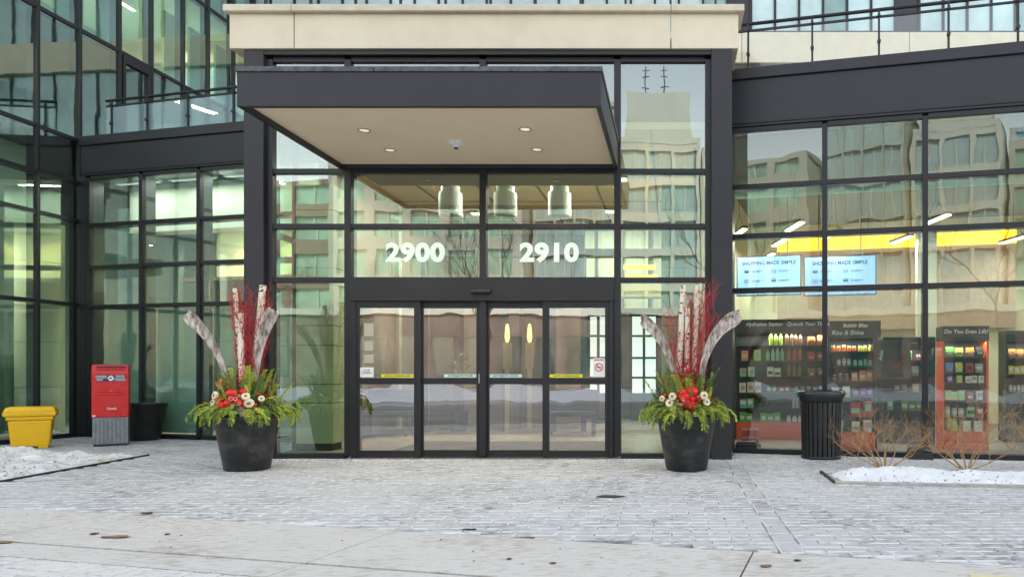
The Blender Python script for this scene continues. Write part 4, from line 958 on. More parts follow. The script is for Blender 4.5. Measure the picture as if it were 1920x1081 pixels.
for k, (x, y, h) in enumerate(((-19,-24,7),(-9,-25,6.5),(3.5,-25,7.5),(11,-24,6))):
    rg = random.Random(40+k); t = empty('street_tree', (x,y,0), 0, ('leftmost','second','third','rightmost')[k]+' bare street tree across the road mirrored in the glass', 'tree', 'bare street trees across the road')
    mb = MB(); branch(mb, Vector((0,0,-.1)), Vector((0,0,1)), h*.6, .11, 4, rg, 4, .8, .2, .008); mb.build('crown', bark_m, t)
    MB().tube([(0,0,-.1),(0,0,1.2)], [.13,.115], 8).build('trunk', bark_m, t)

# ------------------------------------------------------------------ snow beds
def snowbed(poly, hfun, name, label_group, res, m):
    xs = [p[0] for p in poly]; ys = [p[1] for p in poly]; x0, x1, y0, y1 = min(xs), max(xs), min(ys), max(ys)
    nx_, ny_ = int((x1-x0)/res)+1, int((y1-y0)/res)+1
    def inside(x, y):
        c = False; n = len(poly); j = n-1
        for i in range(n):
            if (poly[i][1] > y) != (poly[j][1] > y) and x < (poly[j][0]-poly[i][0])*(y-poly[i][1])/(poly[j][1]-poly[i][1])+poly[i][0]: c = not c
            j = i
        return c
    def dist(x, y):
        b = 9; n = len(poly); P = Vector((x,y))
        for i in range(n):
            A_, B_ = Vector(poly[i]), Vector(poly[(i+1) % n]); t_ = max(0, min(1, (P-A_).dot(B_-A_)/max(1e-9,(B_-A_).length_squared)))
            b = min(b, (P-(A_+(B_-A_)*t_)).length)
        return b
    idx = {}; vs = []; fs = []
    for i in range(nx_+1):
        for j in range(ny_+1):
            x, y = x0+i*res, y0+j*res
            if inside(x, y): idx[(i,j)] = len(vs); vs.append((x, y, hfun(x, y, dist(x, y))))
    for (i,j) in list(idx):
        q = [(i,j),(i+1,j),(i+1,j+1),(i,j+1)]
        if all(k in idx for k in q): fs.append(tuple(idx[k] for k in q))
    o = MB().add(vs, fs).build(name, m, None, smooth=True); return tag(o, kind='stuff')
def nz(x, y, s, k=0): return noise.noise(Vector((x*s, y*s, k)))
LB = [(-12.4,-3.6),(-7.16,-3.6),(-7.29,-2.15),(-7.47,.28),(-9.5,.30),(-12.4,.30)]
def hl(x, y, d):
    e = min(1, d/.18); b = .02+.05*nz(x,y,3)+.03*nz(x,y,9,2)+.018*nz(x,y,24,5)+.012*nz(x,y,55,9)
    mound = .11*math.exp(-((x+9.2)**2/.9+(y+.15)**2/.18))+.06*math.exp(-((x+9.6)**2/1.2+(y+1.2)**2/.6))
    return -.02+e*(.035+max(-.04,b)+mound*(1+.35*nz(x,y,6,4)+.3*nz(x,y,22,8)))
snowbed(LB, hl, 'snow_pile', '', .022, M['snowdirty'])
RB = [(1.84,-2.18),(1.80,-1.42),(9,-1.36),(9,-3.1),(3.7,-2.44)]
def hr(x, y, d):
    e = min(1, d/.12); mound = .10*math.exp(-((x-2.5)**2/.35+(y+1.75)**2/.05))+.05*math.exp(-((x-3.6)**2/.6+(y+1.8)**2/.05))
    return -.02+e*(.03+.03*nz(x,y,4)+.015*nz(x,y,15,3)+.010*nz(x,y,40,6)+mound)
snowbed(RB, hr, 'snow_patch', '', .02, M['snow'])
soil = mat('frozen_soil', (.12,.10,.085), .95, col2=(.5,.48,.46), vscale=14)
g = MB().add([(x,y,-.006) for x,y in LB], [tuple(range(6))]).build('soil_bed', soil); tag(g, kind='structure')
g = MB().add([(x,y,-.006) for x,y in [(1.79,-2.24),(1.76,-1.37),(9,-1.33),(9,-3.15),(3.7,-2.5)]], [(4,3,2,1,0)]).build('soil_bed', soil); tag(g, kind='structure')
def strip(pts, wid, h, m, name, label, cat):
    mb = MB()
    for a, b in zip(pts[:-1], pts[1:]):
        a, b = Vector(a), Vector(b); d = (b-a).normalized(); n = Vector((-d.y, d.x))*wid/2
        c = [a-n, b-n, b+n, a+n]
        mb.add([(p.x,p.y,-.02) for p in c]+[(p.x,p.y,h) for p in c], [(0,3,2,1),(4,5,6,7),(0,1,5,4),(1,2,6,5),(2,3,7,6),(3,0,4,7)])
    return tag(mb.build(name, m), label, cat)
strip([(-7.13,-3.6),(-7.27,-2.15),(-7.45,.33)], .02, .018, M['steel'], 'bed_edging', 'thin dark steel edging along the left snow bed', 'edging')
strip([(1.77,-1.38),(1.745,-2.23)], .03, .02, M['steel'], 'bed_edging', 'short dark steel edging at the corner of the right snow bed', 'edging')
strip([(1.745,-2.25),(3.7,-2.52),(9,-3.2)], .10, .022, mat('pale_concrete_kerb',(.42,.40,.37),.9,var=.2,vscale=10), 'bed_kerb', 'low pale concrete kerb in front of the right snow bed', 'kerb')

# loose bits: salt grit, soil crumbs
def scatter(name, n, fn, size, m, zf=None, flat=.5):
    mb = MB()
    for _ in range(n):
        x, y, z = fn(); s = size*rnd.uniform(.4, 1.4); a = rnd.uniform(0, 6.28)
        c, q = math.cos(a)*s, math.sin(a)*s
        mb.add([(x+c,y+q,z-.001),(x-q,y+c,z-.001),(x-c*.9,y-q,z-.001),(x+q,y-c*.8,z-.001),(x,y,z+s*flat)], [(0,1,4),(1,2,4),(2,3,4),(3,0,4)])
    return tag(mb.build(name, m), kind='stuff')
salt = mat('salt_grain', (.82,.82,.83), .5)
def f_salt():
    if rnd.random() < .7:
        x = rnd.uniform(-5.9, .9); y = -.1-abs(rnd.gauss(0,.28))
        if -3.2 < x < -1.6 and rnd.random() < .75: x = rnd.choice((rnd.uniform(-5.9,-3.4), rnd.uniform(-1.4,.9)))
    else: x = rnd.uniform(-7, 5); y = rnd.uniform(-4.5, .2)
    return x, y, .001
scatter('salt_grit', 3800, f_salt, .007, salt)
def f_wing():
    t_ = rnd.uniform(0, 5); p = wloc(wr, t_, -.12-abs(rnd.gauss(0,.2)), 0); return p.x, p.y, .001
scatter('salt_grit', 900, f_wing, .009, salt)
def f_soil():
    x = rnd.uniform(-9.8,-7.2); y = rnd.uniform(-2.6,.25)
    if x > -7.3-.0766*(y+2.15): x -= .5
    d = max(.02, (-7.27-.0766*(y+2.15))-x); return x, y, hl(x, y, d)+.004
dirt = mat('dark_crumb', (.07,.05,.035), .9, var=.4, vscale=30)
scatter('soil_crumbs', 420, f_soil, .013, dirt, flat=.4)
def f_soil2():
    x = rnd.uniform(1.9,6); y = rnd.uniform(-2.3,-1.5)-.08*(x-2); return x, y, hr(x, y, .2)+.003
scatter('soil_crumbs', 260, f_soil2, .012, dirt, flat=.4)
def f_any():
    return rnd.uniform(-6,5), rnd.uniform(-5.5,-1.2), .0015
scatter('dirt_specks', 260, f_any, .008, dirt, flat=.3)
# flattened leaves on the paving
leafm = mat('dead_leaf', (.075,.055,.04), .8, var=.3, vscale=30); leafb = mat('brown_stain_leaf', (.26,.155,.08), .8, var=.2, vscale=20)
def ground_leaf(px, py, w_, h_, m, label, seed):
    rg = random.Random(seed); p = gnd(px, py); vs = [(0,0,.006)]
    n = 14
    for k in range(n):
        a = 2*math.pi*k/n; q = rg.uniform(.6,1.15); vs.append((w_/2*q*math.cos(a), h_/2*q*math.sin(a), .003+rg.uniform(0,.004)))
    mb = MB().add(vs, [(0,1+k,1+(k+1)%n) for k in range(n)])
    vs2 = [(x,y,z-.004) for x,y,z in vs]; mb.add(vs2, [(0,1+(k+1)%n,1+k) for k in range(n)])
    tag(mb.build('fallen_leaf', m, None, (p.x,p.y,.001)), label, 'leaf', 'dead leaves on the paving')
for i, (px, py, w_, h_, m, s) in enumerate(((1145,930,.28,.13,leafm,'large dark leaf clump lying on the pavers left of the right planter'),(437+0,1006-0,.10,.08,leafb,'x'),(218,1006,.20,.09,leafb,'brown flat leaf on the left concrete in front of the snow bed'),(8,1016,.14,.07,leafb,'brown leaf at the left edge on the concrete joint'),(277,961,.12,.05,leafm,'dark leaf on the concrete edge below the left planter'),(176,1000,.07,.05,leafm,'small dark leaf left of the brown leaf on the concrete'),(314,1001,.05,.03,leafm,'small dark leaf between the brown leaf and the planter'),(1436,1060,.09,.06,leafb,'round brown spot leaf on the right concrete slab'),(1495,1050,.07,.04,leafm,'small dark leaf beside the round brown one, right'),(1037,1055,.05,.035,leafb,'small brown leaf at bottom centre of the concrete'),(880,992,.12,.04,leafm,'thin dark leaf at the centre paver edge'),(955,1047,.035,.03,leafm,'tiny dark leaf at bottom centre'))):
    if s != 'x': ground_leaf(px, py, w_, h_, m, s, i)
fl = [];

# ------------------------------------------------------------------ yellow grit bin
p = gnd(60, 842); yb = empty('grit_bin', (-1201*(p.y+10.25)/1360, p.y+.25, 0), R(36), 'yellow plastic grit bin with overhanging lid at the left edge', 'bin')
MB().taper((0,0), .03, .44, .225, .17, .262, .20).build('body', M['yellow'], yb, bevel=.025, seg=3)
MB().taper((0,0), .441, .50, .278, .215, .282, .22).build('rim', M['yellow'], yb, bevel=.015, seg=3)
lid = MB(); lid.taper((0,0), .502, .575, .312, .245, .318, .25); lid.taper((0,0), .5755, .645, .312, .245, .28, .17)
lid.build('lid', M['yellow'], yb, bevel=.02, seg=3)
MB().box(-.215,-.10,-.16,.15,0,.045).box(.09,.215,-.16,.15,0,.045).build('foot', M['yellow'], yb, bevel=.01)

# ------------------------------------------------------------------ red mailbox
p = gnd(208, 836); mb_ = empty('mailbox', (-1051*(p.y+10.22)/1360, p.y+.22, 0), R(34), 'red street mailbox with navy band on a grey ribbed base beside the yellow bin', 'mailbox')
W = .30
prof = [(-.27,.46),(-.27,1.16),(-.235,1.30),(.27,1.31),(.27,.46)]
vs = [(-W,y,z) for y,z in prof]+[(W,y,z) for y,z in prof]; n = 5
MB().add(vs, [tuple(range(n)), tuple(range(2*n-1,n-1,-1))]+[(i,i+n,(i+1)%n+n,(i+1)%n) for i in range(n)]).build('body', M['red'], mb_, bevel=.018, seg=3)
MB().box(-.285,.285,-.255,.26,.03,.459).build('pedestal', M['grey_metal'], mb_, bevel=.006)
for i in range(9):
    x = -.262+i*.0655; MB().box(x-.022, x+.022, -.268, -.2555, .04, .45).build('rib', M['grey_metal'], mb_, bevel=.004)
MB().box(-.27,.27,-.24,.25,0,.03).build('foot', M['black'], mb_)
MB().box(-.22,.24,-.285,-.268,1.225,1.25).build('hood_lip', M['red'], mb_, bevel=.004)
MB().box(-.22,.24,-.275,-.262,1.253,1.275).build('slot', M['black'], mb_)
MB().box(-.21,.23,-.290,-.2705,1.165,1.205).build('slot_flap', mat('worn_white_metal',(.72,.68,.68),.4,.3,var=.2,vscale=20), mb_, bevel=.003)
MB().box(-.225,.235,-.2755,-.2705,1.035,1.135).build('band', M['navy'], mb_)
MB().box(-.225,.235,-.277,-.2757,1.083,1.088).build('band_line', M['label_white'], mb_)
for s, x, z in (('CANADA',-.145,1.112),('POST',-.165,1.058),('POSTES',.155,1.112),('CANADA',.155,1.058)):
    text('lettering', s, .042, (x, -.278, z), M['label_white'], mb_, off=.0012, ext=.0004)
em = MB(); em.add([(.048*math.cos(a), 0, .043*math.sin(a)) for a in [2*math.pi*k/20 for k in range(20)]], [tuple(range(20))]); em.build('emblem', M['label_white'], mb_, (.008,-.2785,1.086))
MB().add([(-.035,0,.0),(.0,0,-.014),(.036,0,.024),(.012,0,.012),(-.005,0,.022)], [(0,1,2,3,4)]).build('emblem_wing', M['redprint'], mb_, (.008,-.280,1.082))
MB().box(-.225,.235,-.2745,-.2705,.56,.80).build('door', M['red'], mb_, bevel=.003)
MB().box(-.21,.225,-.290,-.2705,.815,.842).build('door_ledge', M['red'], mb_, bevel=.005)
MB().box(-.20,.215,-.284,-.2705,.862,.880).build('door_ledge', M['red'], mb_, bevel=.004)
MB().lathe([(.009,0),(.009,.006)],10).build('lock', M['label_white'], mb_, (.01,-.283,.875)); mb_.children[-1].rotation_euler.x = R(90); mb_.scale = (.80,.78,1)
text('lettering', 'Canada', .052, (.02, -.278, .60), M['label_white'], mb_, off=.001, ext=.0004)
MB().box(-.285,-.235,-.2745,-.2705,.475,.50).build('sticker', M['label_white'], mb_)

# ------------------------------------------------------------------ pots
potm = mat('black_planter_resin', (.020,.020,.022), .38, col2=(.034,.034,.036), vscale=5, bump=.1, bscale=12, bdist=.004)
scuff = None
def pot_mesh(R0, R1, H, dirt_):
    m, n, l, p_ = newmat('planter_resin_scuffed'); tc = n.new('ShaderNodeTexCoord'); mp = n.new('ShaderNodeMapping'); mp.inputs['Scale'].default_value = (2,2,3.2)
    l.new(tc.outputs['Object'], mp.inputs[0]); t_ = n.new('ShaderNodeTexNoise'); t_.inputs['Scale'].default_value = 1.6; t_.inputs['Detail'].default_value = 9; t_.inputs['Roughness'].default_value=.65
    oi = n.new('ShaderNodeObjectInfo'); ml = n.new('ShaderNodeMath'); ml.operation='MULTIPLY'; ml.inputs[1].default_value=9; l.new(oi.outputs['Random'], ml.inputs[0])
    ad = n.new('ShaderNodeVectorMath'); l.new(mp.outputs[0], ad.inputs[0]); l.new(ml.outputs[0], ad.inputs[1]); l.new(ad.outputs[0], t_.inputs['Vector'])
    r_ = n.new('ShaderNodeValToRGB'); r_.color_ramp.elements[0].position=.5; r_.color_ramp.elements[0].color=(.017,.017,.019,1); r_.color_ramp.elements[1].position=.8; r_.color_ramp.elements[1].color=(.11,.105,.10,1)
    l.new(t_.outputs[0], r_.inputs[0]); l.new(r_.outputs[0], p_.inputs['Base Color'])
    mr = n.new('ShaderNodeMapRange'); mr.inputs[3].default_value=.28; mr.inputs[4].default_value=.6; l.new(t_.outputs[0], mr.inputs[0]); l.new(mr.outputs[0], p_.inputs['Roughness'])
    prof = [(R0-.02,0),(R0,.012),(R0+(R1-R0)*.5,H*.5),(R1-.01,H-.05),(R1+.006,H-.045),(R1+.01,H-.008),(R1,H),(R1-.03,H),(R1-.035,H-.01),(R1-.05,H-.08)]
    return MB().lathe(prof, 48, cap1=False).mesh('pot', m, True)
pm = pot_mesh(.25, .365, .66, 1)
soilp = mat('potting_soil', (.03,.022,.016), .95)
cedar = mat('cedar_green', (.26,.36,.03), .6, col2=(.50,.56,.08), vscale=12, rvar=.35, trans=.0)
cedar2 = mat('juniper_green', (.07,.13,.045), .6, col2=(.16,.22,.06), vscale=10, rvar=.35)
euc = mat('eucalyptus_grey', (.16,.24,.19), .6, col2=(.30,.36,.30), vscale=9, rvar=.3)
magb = mat('magnolia_brown', (.30,.09,.025), .5, col2=(.55,.26,.05), vscale=10, rvar=.4)
redb = mat('red_waxy', (.72,.008,.008), .28, rvar=.2, var=.1); redt = mat('red_twig', (.36,.015,.030), .5, col2=(.58,.05,.05), vscale=14)
birch = None
m, n, l, p_ = newmat('birch_bark'); tc = n.new('ShaderNodeTexCoord'); mp = n.new('ShaderNodeMapping'); mp.inputs['Scale'].default_value=(14,14,26); l.new(tc.outputs['Object'], mp.inputs[0])
t_ = n.new('ShaderNodeTexNoise'); t_.inputs['Scale'].default_value=1; t_.inputs['Detail'].default_value=4; l.new(mp.outputs[0], t_.inputs['Vector'])
r_ = n.new('ShaderNodeValToRGB'); r_.color_ramp.elements[0].position=.36; r_.color_ramp.elements[0].color=(.05,.035,.03,1); r_.color_ramp.elements[1].position=.42; r_.color_ramp.elements[1].color=(.84,.75,.62,1)
l.new(t_.outputs[0], r_.inputs[0]); l.new(r_.outputs[0], p_.inputs['Base Color']); p_.inputs['Roughness'].default_value=.7; birch = m
woodend = mat('cut_wood', (.62,.45,.28), .8)
spathe_m = mat('dried_palm_spathe', (.16,.10,.09), .7, col2=(.84,.75,.68), vscale=9, stretch=(3,3,.7), bump=.5, bscale=30, bdist=.005)
pod_m = mat('cream_pod', (.78,.68,.50), .6, var=.08, vscale=20); podc = mat('pod_centre', (.28,.16,.08), .8)
def cedar_mesh(seed, L=.30, droop=1.0, n=13, m=None):
    rg = random.Random(seed); mb = MB(); pts = []
    p_ = Vector((0,0,0)); a = R(18)
    for i in range(n+1):
        pts.append(p_.copy()); a -= droop*R(110)/n*(.6+.9*i/n); a = max(a, R(-88)); p_ = p_+Vector((math.cos(a),rg.uniform(-.08,.08),math.sin(a)))*(L/n)
    mb.tube(pts, [.003*(1-.7*i/n) for i in range(n+1)], 3, False)
    for i in range(2, n+1):
        t_ = (pts[i]-pts[i-1]).normalized()
        for s in (-1, 1):
            ll = L*rg.uniform(.16,.32)*(1-.55*i/n)+.012; side = Vector((0,s,0))*.55+t_*.85+Vector((0,0,rg.uniform(-.35,.0))); side.normalize()
            nn = side.cross(Vector((rg.uniform(-.3,.3),rg.uniform(-.3,.3),1))).normalized(); wd = rg.uniform(.005,.009)
            b = pts[i]; q1 = b+side*ll*.45; q2 = b+side*ll
            up = side.cross(nn).normalized()*.002
            mb.add([b-up, q1+nn*wd, q2, q1-nn*wd, q1+up*2], [(0,1,4),(1,2,4),(2,3,4),(3,0,4)])
            # side twiglet
            s2 = (side+nn*.7*rg.choice((-1,1))).normalized(); q3 = q1+s2*ll*.45; n3 = s2.cross(up).normalized()*wd*.6
            mb.add([q1, q1+s2*ll*.22+n3, q3, q1+s2*ll*.22-n3], [(0,1,2,3)])
    return mb.mesh('cedar_spray', m)
CED = [cedar_mesh(i, .30, 1.0, m=cedar) for i in range(5)]+[cedar_mesh(20+i, .24, .9, m=cedar2) for i in range(3)]
CUP = [cedar_mesh(40+i, .24, .12, m=cedar) for i in range(3)]+[cedar_mesh(50+i, .24, .12, m=cedar2) for i in range(3)]
def leaf_mesh(m, L=.10, w_=.035, curl=.25, name='leaf'):
    vs = []; fs = []; n = 5
    for i in range(n+1):
        t_ = i/n; ww = w_*math.sin(math.pi*min(.97,t_*.92+.06))**.8; x = L*t_; z = -curl*L*t_*t_
        vs += [(x,-ww,z+.008),(x,0,z),(x,ww,z+.008)]
    for i in range(n):
        a = i*3; fs += [(a,a+3,a+4,a+1),(a+1,a+4,a+5,a+2)]
    return MB().add(vs, fs).mesh(name, m, True)
MAG = [leaf_mesh(magb, .11, .028, .2, 'magnolia_leaf'), leaf_mesh(magb, .09, .024, -.25, 'magnolia_leaf'), leaf_mesh(mat('magnolia_green',(.10,.16,.03),.35,col2=(.30,.26,.05),vscale=8,rvar=.3), .11, .027, .3, 'magnolia_leaf')]
EUC = [leaf_mesh(euc, .06, .024, .3, 'eucalyptus_leaf'), leaf_mesh(euc, .05, .02, -.1, 'eucalyptus_leaf')]

def planter(px, py, label, seed, mirror, spathes, poles, twigs):
    rg = random.Random(seed); g0 = gnd(px, py); c = Vector((g0.x*1.0, g0.y+.275, 0))
    c.x = (px-1260)*(g0.y+10+.1)/1360
    t = empty('planter', c, 0, label, 'planter', 'tall winter planters flanking the doors')
    po = bpy.data.objects.new('pot', pm); COL.objects.link(po); po.parent = t; po.rotation_euler.z = rg.uniform(0,6)
    MB().lathe([(.34,.585),(.34,.60),(.0,.63)], 24).build('soil', soilp, t)
    c.x += -.085 if mirror > 0 else 0; t.location.x = c.x; d = c.y+10
    def loc(qx, qy, dy=0):   # place a tip seen at this pixel, dy metres nearer than the pot's axis
        q = at(qx, qy, d-dy); return q-c
    # drooping cedar skirt
    for i in range(80):
        a = 2*math.pi*i/80+rg.uniform(-.1,.1); r_ = rg.uniform(.22,.34); me = rg.choice(CED[:5] if rg.random()<.8 else CED[5:])
        s = rg.uniform(.85,1.3); inst('cedar_spray', me, t, (r_*math.cos(a), r_*math.sin(a), rg.uniform(.68,.78)), (rg.uniform(-.3,.3), rg.uniform(-.40,.08), a+rg.uniform(-.35,.35)), (s*rg.uniform(.9,1.2),s,s*rg.uniform(.8,1.0)))
    for i in range(48):
        a = rg.uniform(0,2*math.pi); r_ = rg.uniform(.10,.33); me = rg.choice(CED)
        s = rg.uniform(.6,.9); inst('cedar_spray', me, t, (r_*math.cos(a), r_*math.sin(a), rg.uniform(.72,.84)), (rg.uniform(-.5,.5), rg.uniform(-.7,-.2), a+rg.uniform(-.5,.5)), (s,s,s))
    # upright greens
    for i in range(70):
        a = rg.uniform(0,2*math.pi); r_ = rg.uniform(.05,.34); me = rg.choice(CUP)
        s = rg.uniform(.8,1.55); inst('juniper_sprig', me, t, (r_*math.cos(a), r_*math.sin(a), .76+rg.uniform(0,.20)*(1-r_)), (rg.uniform(-.3,.3), -R(rg.uniform(35,80)), a+rg.uniform(-.4,.4)), (s,s,s))
    for i in range(80):
        a = rg.uniform(math.pi*.9, math.pi*2.1); r_ = rg.uniform(.08,.33); z = .78+.20*(1-r_/.33)+rg.uniform(-.04,.07)
        s = rg.uniform(.7,1.3); inst('magnolia_leaf', rg.choice(MAG), t, (r_*math.cos(a), r_*math.sin(a), z), (rg.uniform(-1,1), -R(rg.uniform(-20,70)), a+rg.uniform(-1,1)), (s,s,s))
    for i in range(90):
        a = rg.uniform(0, 2*math.pi); r_ = rg.uniform(.04,.26); z = rg.uniform(.86,1.18)-.5*r_
        s = rg.uniform(.7,1.2); inst('magnolia_leaf', rg.choice(MAG), t, (r_*math.cos(a), r_*math.sin(a), z), (rg.uniform(-1.2,1.2), -R(rg.uniform(10,80)), a+rg.uniform(-1,1)), (s,s,s))
    for i in range(34):
        a = rg.uniform(math.pi*.95, math.pi*2.05); r_ = rg.uniform(.26,.38)
        inst('eucalyptus_leaf', rg.choice(EUC), t, (r_*math.cos(a), r_*math.sin(a), rg.uniform(.72,.82)), (rg.uniform(-1,1), -R(rg.uniform(-30,50)), a+rg.uniform(-1,1)))
    # red ornaments, front centre
    for i in range(9):
        x = rg.gauss(0,.055); z = .80+rg.uniform(-.02,.17); rr = rg.uniform(.045,.068)
        MB().ball((0,0,0), rr, 12, 8, .85, .14, i).build('red_flower', redb, t, (x+.01, -.34+.25*(z-.8), z), smooth=True)
    for i in range(14):
        x = rg.choice((-1,1))*rg.uniform(.03,.30); z = .80+rg.uniform(-.02,.16)
        MB().ball((0,0,0), rg.uniform(.014,.024), 8, 6).build('berry', redb, t, (x, -math.sqrt(max(.01,.36**2-x*x))*.95+.3*(z-.8), z), smooth=True)
    for i in range(9):   # curled rings
        x = rg.uniform(-.14,.16); z = .86+rg.uniform(-.05,.08); rr = rg.uniform(.014,.026)
        MB().tube([(rr*math.cos(a), 0, rr*.8*math.sin(a)) for a in [2*math.pi*k/14 for k in range(15)]], .003, 5, False).build('curl', pod_m if i % 2 else redb, t, (x, -.40+.2*(z-.8), z), rz=rg.uniform(-.5,.5), smooth=True)
    for (x, z, s) in ((-.20,.91,1),(-.235,.83,.9),(.175,.90,.95),(.205,.82,1.1),(.30,.87,.75)):
        x *= mirror; y = -math.sqrt(max(.01,.37**2-x*x))
        o = MB().lathe([(.0,-.03),(.035,-.028),(.052,-.005),(.05,.012),(.03,.024),(.018,.018),(.0,.016)], 18, cap0=False, cap1=False).build('cream_pod', pod_m, t, (x*.98, y, z), smooth=True)
        o.rotation_euler = (R(rg.uniform(55,95)), R(rg.uniform(-20,20)), R(x*120)); o.scale = (s,s,s)
        MB().lathe([(.017,.019),(.012,.026),(0,.028)], 10, cap0=False, cap1=False).build('pod_centre', podc, o)
    # red berry stems around the poles
    for k in range(16):
        bx = rg.uniform(-.16,.10); bz = .95+rg.uniform(0,.30)*(1-abs(bx)*3)
        mb = MB()
        for q in range(9): mb.ball((rg.gauss(0,.02), rg.gauss(0,.02), rg.gauss(0,.035)), rg.uniform(.006,.011), 6, 4)
        tag(mb.build('berry_cluster', redb, t, (bx-.02, -.12+rg.uniform(-.05,.05), bz), smooth=True), kind='stuff')
    # birch poles
    for (bx, by, tx, ty, rr) in poles:
        a = loc(bx, by, rr*0); b = loc(tx, ty); a.y = rg.uniform(-.06,.04); b.y = a.y+rg.uniform(-.03,.03)
        ax = a+(a-b)*(.35); ax.z = .6
        pts = [a+(b-a)*k/8+Vector((rg.uniform(-1,1)*.003,0,0)) for k in range(9)]; pts[0] = a+(a-b).normalized()*(a.z-.62)
        o = MB().tube(pts, [rr*(1.03-.008*k) for k in range(9)], 14).build('birch_pole', birch, t); smooth_by_angle(o, 50)
        dv = (b-a).normalized()
        MB().tube([b+dv*.0005, b+dv*.002], rr*.93, 14).build('cut_end', woodend, o)
        for q in range(3):
            f = rg.uniform(.3,.9); s0 = a+(b-a)*f; MB().tube([s0, s0+Vector((rg.choice((-1,1))*rr*1.6, -rr*.6, rr*.8))], [.005,.003], 5).build('twig_stub', bark_m, o)
    # curly red twigs
    for (x0, x1, ztop, cnt, sp) in twigs:
        for i in range(cnt):
            mb = MB(); bx = rg.uniform(-.07,.07); tx = rg.uniform(x0, x1); p_ = Vector((bx, rg.uniform(-.08,.12), .66)); top = ztop*rg.uniform(.78,1.0); n = 26; pts = []
            ph = rg.uniform(0,6.3); fr_ = rg.uniform(2.4,4.5); am = rg.uniform(.012,.035)*sp
            for k in range(n+1):
                f = k/n; z = .66+(top-.66)*f
                pts.append(Vector((bx+(tx-bx)*f**.8+am*math.sin(ph+fr_*f*6.28)*(.3+f), p_.y+am*math.cos(ph*1.3+fr_*f*5.1)*(.4+f), z+.012*math.sin(ph+f*23))))
            mb.tube(pts, [.0046*(1-.66*k/n) for k in range(n+1)], 4, False)
            for b in range(7):
                k0 = rg.randint(6, n-2); q = pts[k0]; dd = (pts[k0+1]-pts[k0]).normalized(); pts2 = [q]; cv = Vector((rg.uniform(-1,1),rg.uniform(-.6,.6),0))
                for s in range(8):
                    dd = (dd+cv*.22+Vector((rg.uniform(-1,1),rg.uniform(-1,1),.3))*.22).normalized(); pts2.append(pts2[-1]+dd*rg.uniform(.016,.03))
                mb.tube(pts2, [.0028*(1-.07*s) for s in range(9)], 3, False)
            mb.build('red_twig', redt, t)
    # dried palm spathes
    for (bx, by, mx, my, tx, ty, wtop, fl_) in spathes:
        A_, B_, C_ = loc(bx, by), loc(mx, my), loc(tx, ty); A_.y = -.05; B_.y = -.12; C_.y = -.2
        n = 20; k_ = 9; outer = []; inner = []
        for i in range(n+1):
            f = i/n; p_ = A_*(1-f)**2+B_*2*f*(1-f)+C_*f*f; tg = ((B_-A_)*(1-f)+(C_-B_)*f).normalized()
            wd = .016+(wtop-.016)*(f**1.15) if f < .86 else wtop*(1-.25*(f-.86)/.14)
            sd = Vector((tg.z,0,-tg.x)); sd.normalize(); nr = tg.cross(sd).normalized()
            if nr.y > 0: nr = -nr
            ro, ri = [], []
            for j in range(k_):
                u = -1+2*j/(k_-1); a = u*R(85)
                off = sd*(wd*math.sin(a)*1.0)-nr*(wd*.75*(math.cos(a)))*fl_
                rag = tg*(rg.uniform(-.03,.03) if i == n else 0)
                ro.append(p_+off+rag); ri.append(p_+off*.93+rag)
            outer.append(ro); inner.append(ri)
        vs = [v for r in outer for v in r]+[v for r in inner for v in r]; o_ = (n+1)*k_; fs = []
        for i in range(n):
            for j in range(k_-1):
                a = i*k_+j; fs.append((a,a+1,a+k_+1,a+k_)); fs.append((o_+a,o_+a+k_,o_+a+k_+1,o_+a+1))
            fs.append((i*k_,(i+1)*k_,o_+(i+1)*k_,o_+i*k_)); fs.append((i*k_+k_-1,o_+i*k_+k_-1,o_+(i+1)*k_+k_-1,(i+1)*k_+k_-1))
        for j in range(k_-1): a = n*k_+j; fs.append((a,a+1,o_+a+1,o_+a))
        MB().add(vs, fs).build('palm_spathe', spathe_m, t, smooth=True)
planter(461, 885, 'black planter with palm leaves and red twigs left of the sliding doors', 11, 1,
    ((440,755,428,640,366,590,.085,1),(484,755,486,640,529,584,.10,1)),
    ((453,700,443,541,.027),(459,700,454,588,.035),(474,700,489,534,.039)),
    ((-.20,-.06,2.36,30,.9),(-.05,.05,2.3,18,.9),(.04,.28,2.32,30,1.1)))
planter(1288, 885, 'black planter with palm leaves and red twigs before the right dark column', 23, -1,
    ((1274,755,1262,640,1203,598,.08,1),(1312,755,1310,625,1384,594,.10,1)),
    ((1273,700,1281,534,.035),(1288,700,1289,578,.030),(1302,700,1307,534,.036)),
    ((-.30,-.06,2.15,14,1.4),(-.04,.06,2.2,10,1.0),(.05,.36,2.38,42,1.5)))
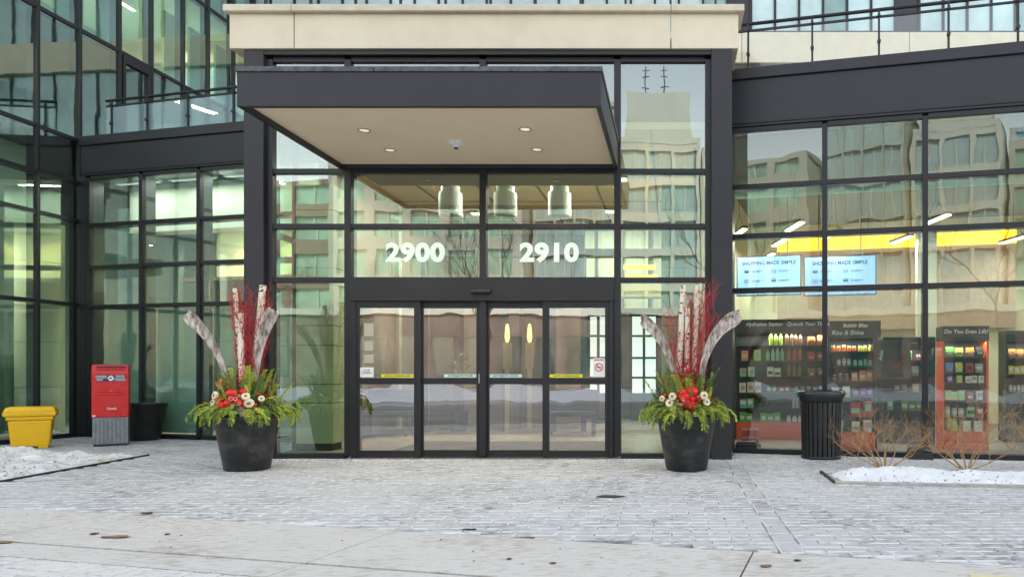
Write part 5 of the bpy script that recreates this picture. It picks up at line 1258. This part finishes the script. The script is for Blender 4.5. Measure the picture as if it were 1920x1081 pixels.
# empty black pot beside the mailbox
p = gnd(270, 826); t = empty('empty_pot', (-988*(p.y+10.2)/1360, p.y+.2, 0), 0, 'plain empty black pot standing right behind the red mailbox', 'pot')
MB().lathe([(.21,0),(.22,.012),(.325,.60),(.335,.61),(.335,.64),(.30,.64),(.29,.60),(.27,.5)], 40, cap1=False).build('pot_body', potm, t, smooth=True); smooth_by_angle(t.children[0], 50)
MB().lathe([(.27,.50),(.0,.51)], 30).build('soil', soilp, t)

# ------------------------------------------------------------------ trash can
p = gnd(1547, 862); t = empty('trash_can', (p.x, p.y+.27, 0), 0, 'black slatted round trash can with a bag liner in front of the shop glass', 'trash can')
MB().lathe([(.235,.03),(.255,.80),(.24,.80),(.22,.05)], 40, cap1=False).build('inner_drum', M['black'], t, smooth=True)
for i in range(26):
    a = 2*math.pi*i/26; s = MB().add([(-.024,-.262,.03),(.024,-.262,.03),(.024,-.246,.03),(-.024,-.246,.03),(-.026,-.282,.775),(.026,-.282,.775),(.026,-.264,.775),(-.026,-.264,.775)], [(0,3,2,1),(4,5,6,7),(0,1,5,4),(1,2,6,5),(2,3,7,6),(3,0,4,7)]).build('slat', M['black'], t, rz=a, bevel=.004)
MB().lathe([(.27,0),(.272,.04),(.25,.04),(.25,0)], 40).build('base_ring', M['black'], t, smooth=True); smooth_by_angle(t.children[-1])
o = MB().lathe([(.27,.776),(.29,.78),(.30,.83),(.318,.86),(.322,.90),(.312,.915),(.28,.91),(.26,.84),(.25,.7)], 40, cap0=False, cap1=False).build('rim', M['black'], t, smooth=True)
mb = MB(); vs = []; fs = []; n = 60; rg = random.Random(5)
pr = [(.262,.80),(.285,.925),(.325,.922),(.334,.895),(.325,.86),(.318,.845)]
for r_, z in pr:
    for k in range(n): a = 2*math.pi*k/n; q = rg.uniform(-.004,.005); vs.append(((r_+q)*math.cos(a), (r_+q)*math.sin(a), z+rg.uniform(-.005,.005)))
for j in range(len(pr)-1):
    for k in range(n): fs.append((j*n+k, j*n+(k+1)%n, (j+1)*n+(k+1)%n, (j+1)*n+k))
mb.add(vs, fs).build('bag_liner', mat('bin_bag', (.03,.03,.034), .25), t, smooth=True)
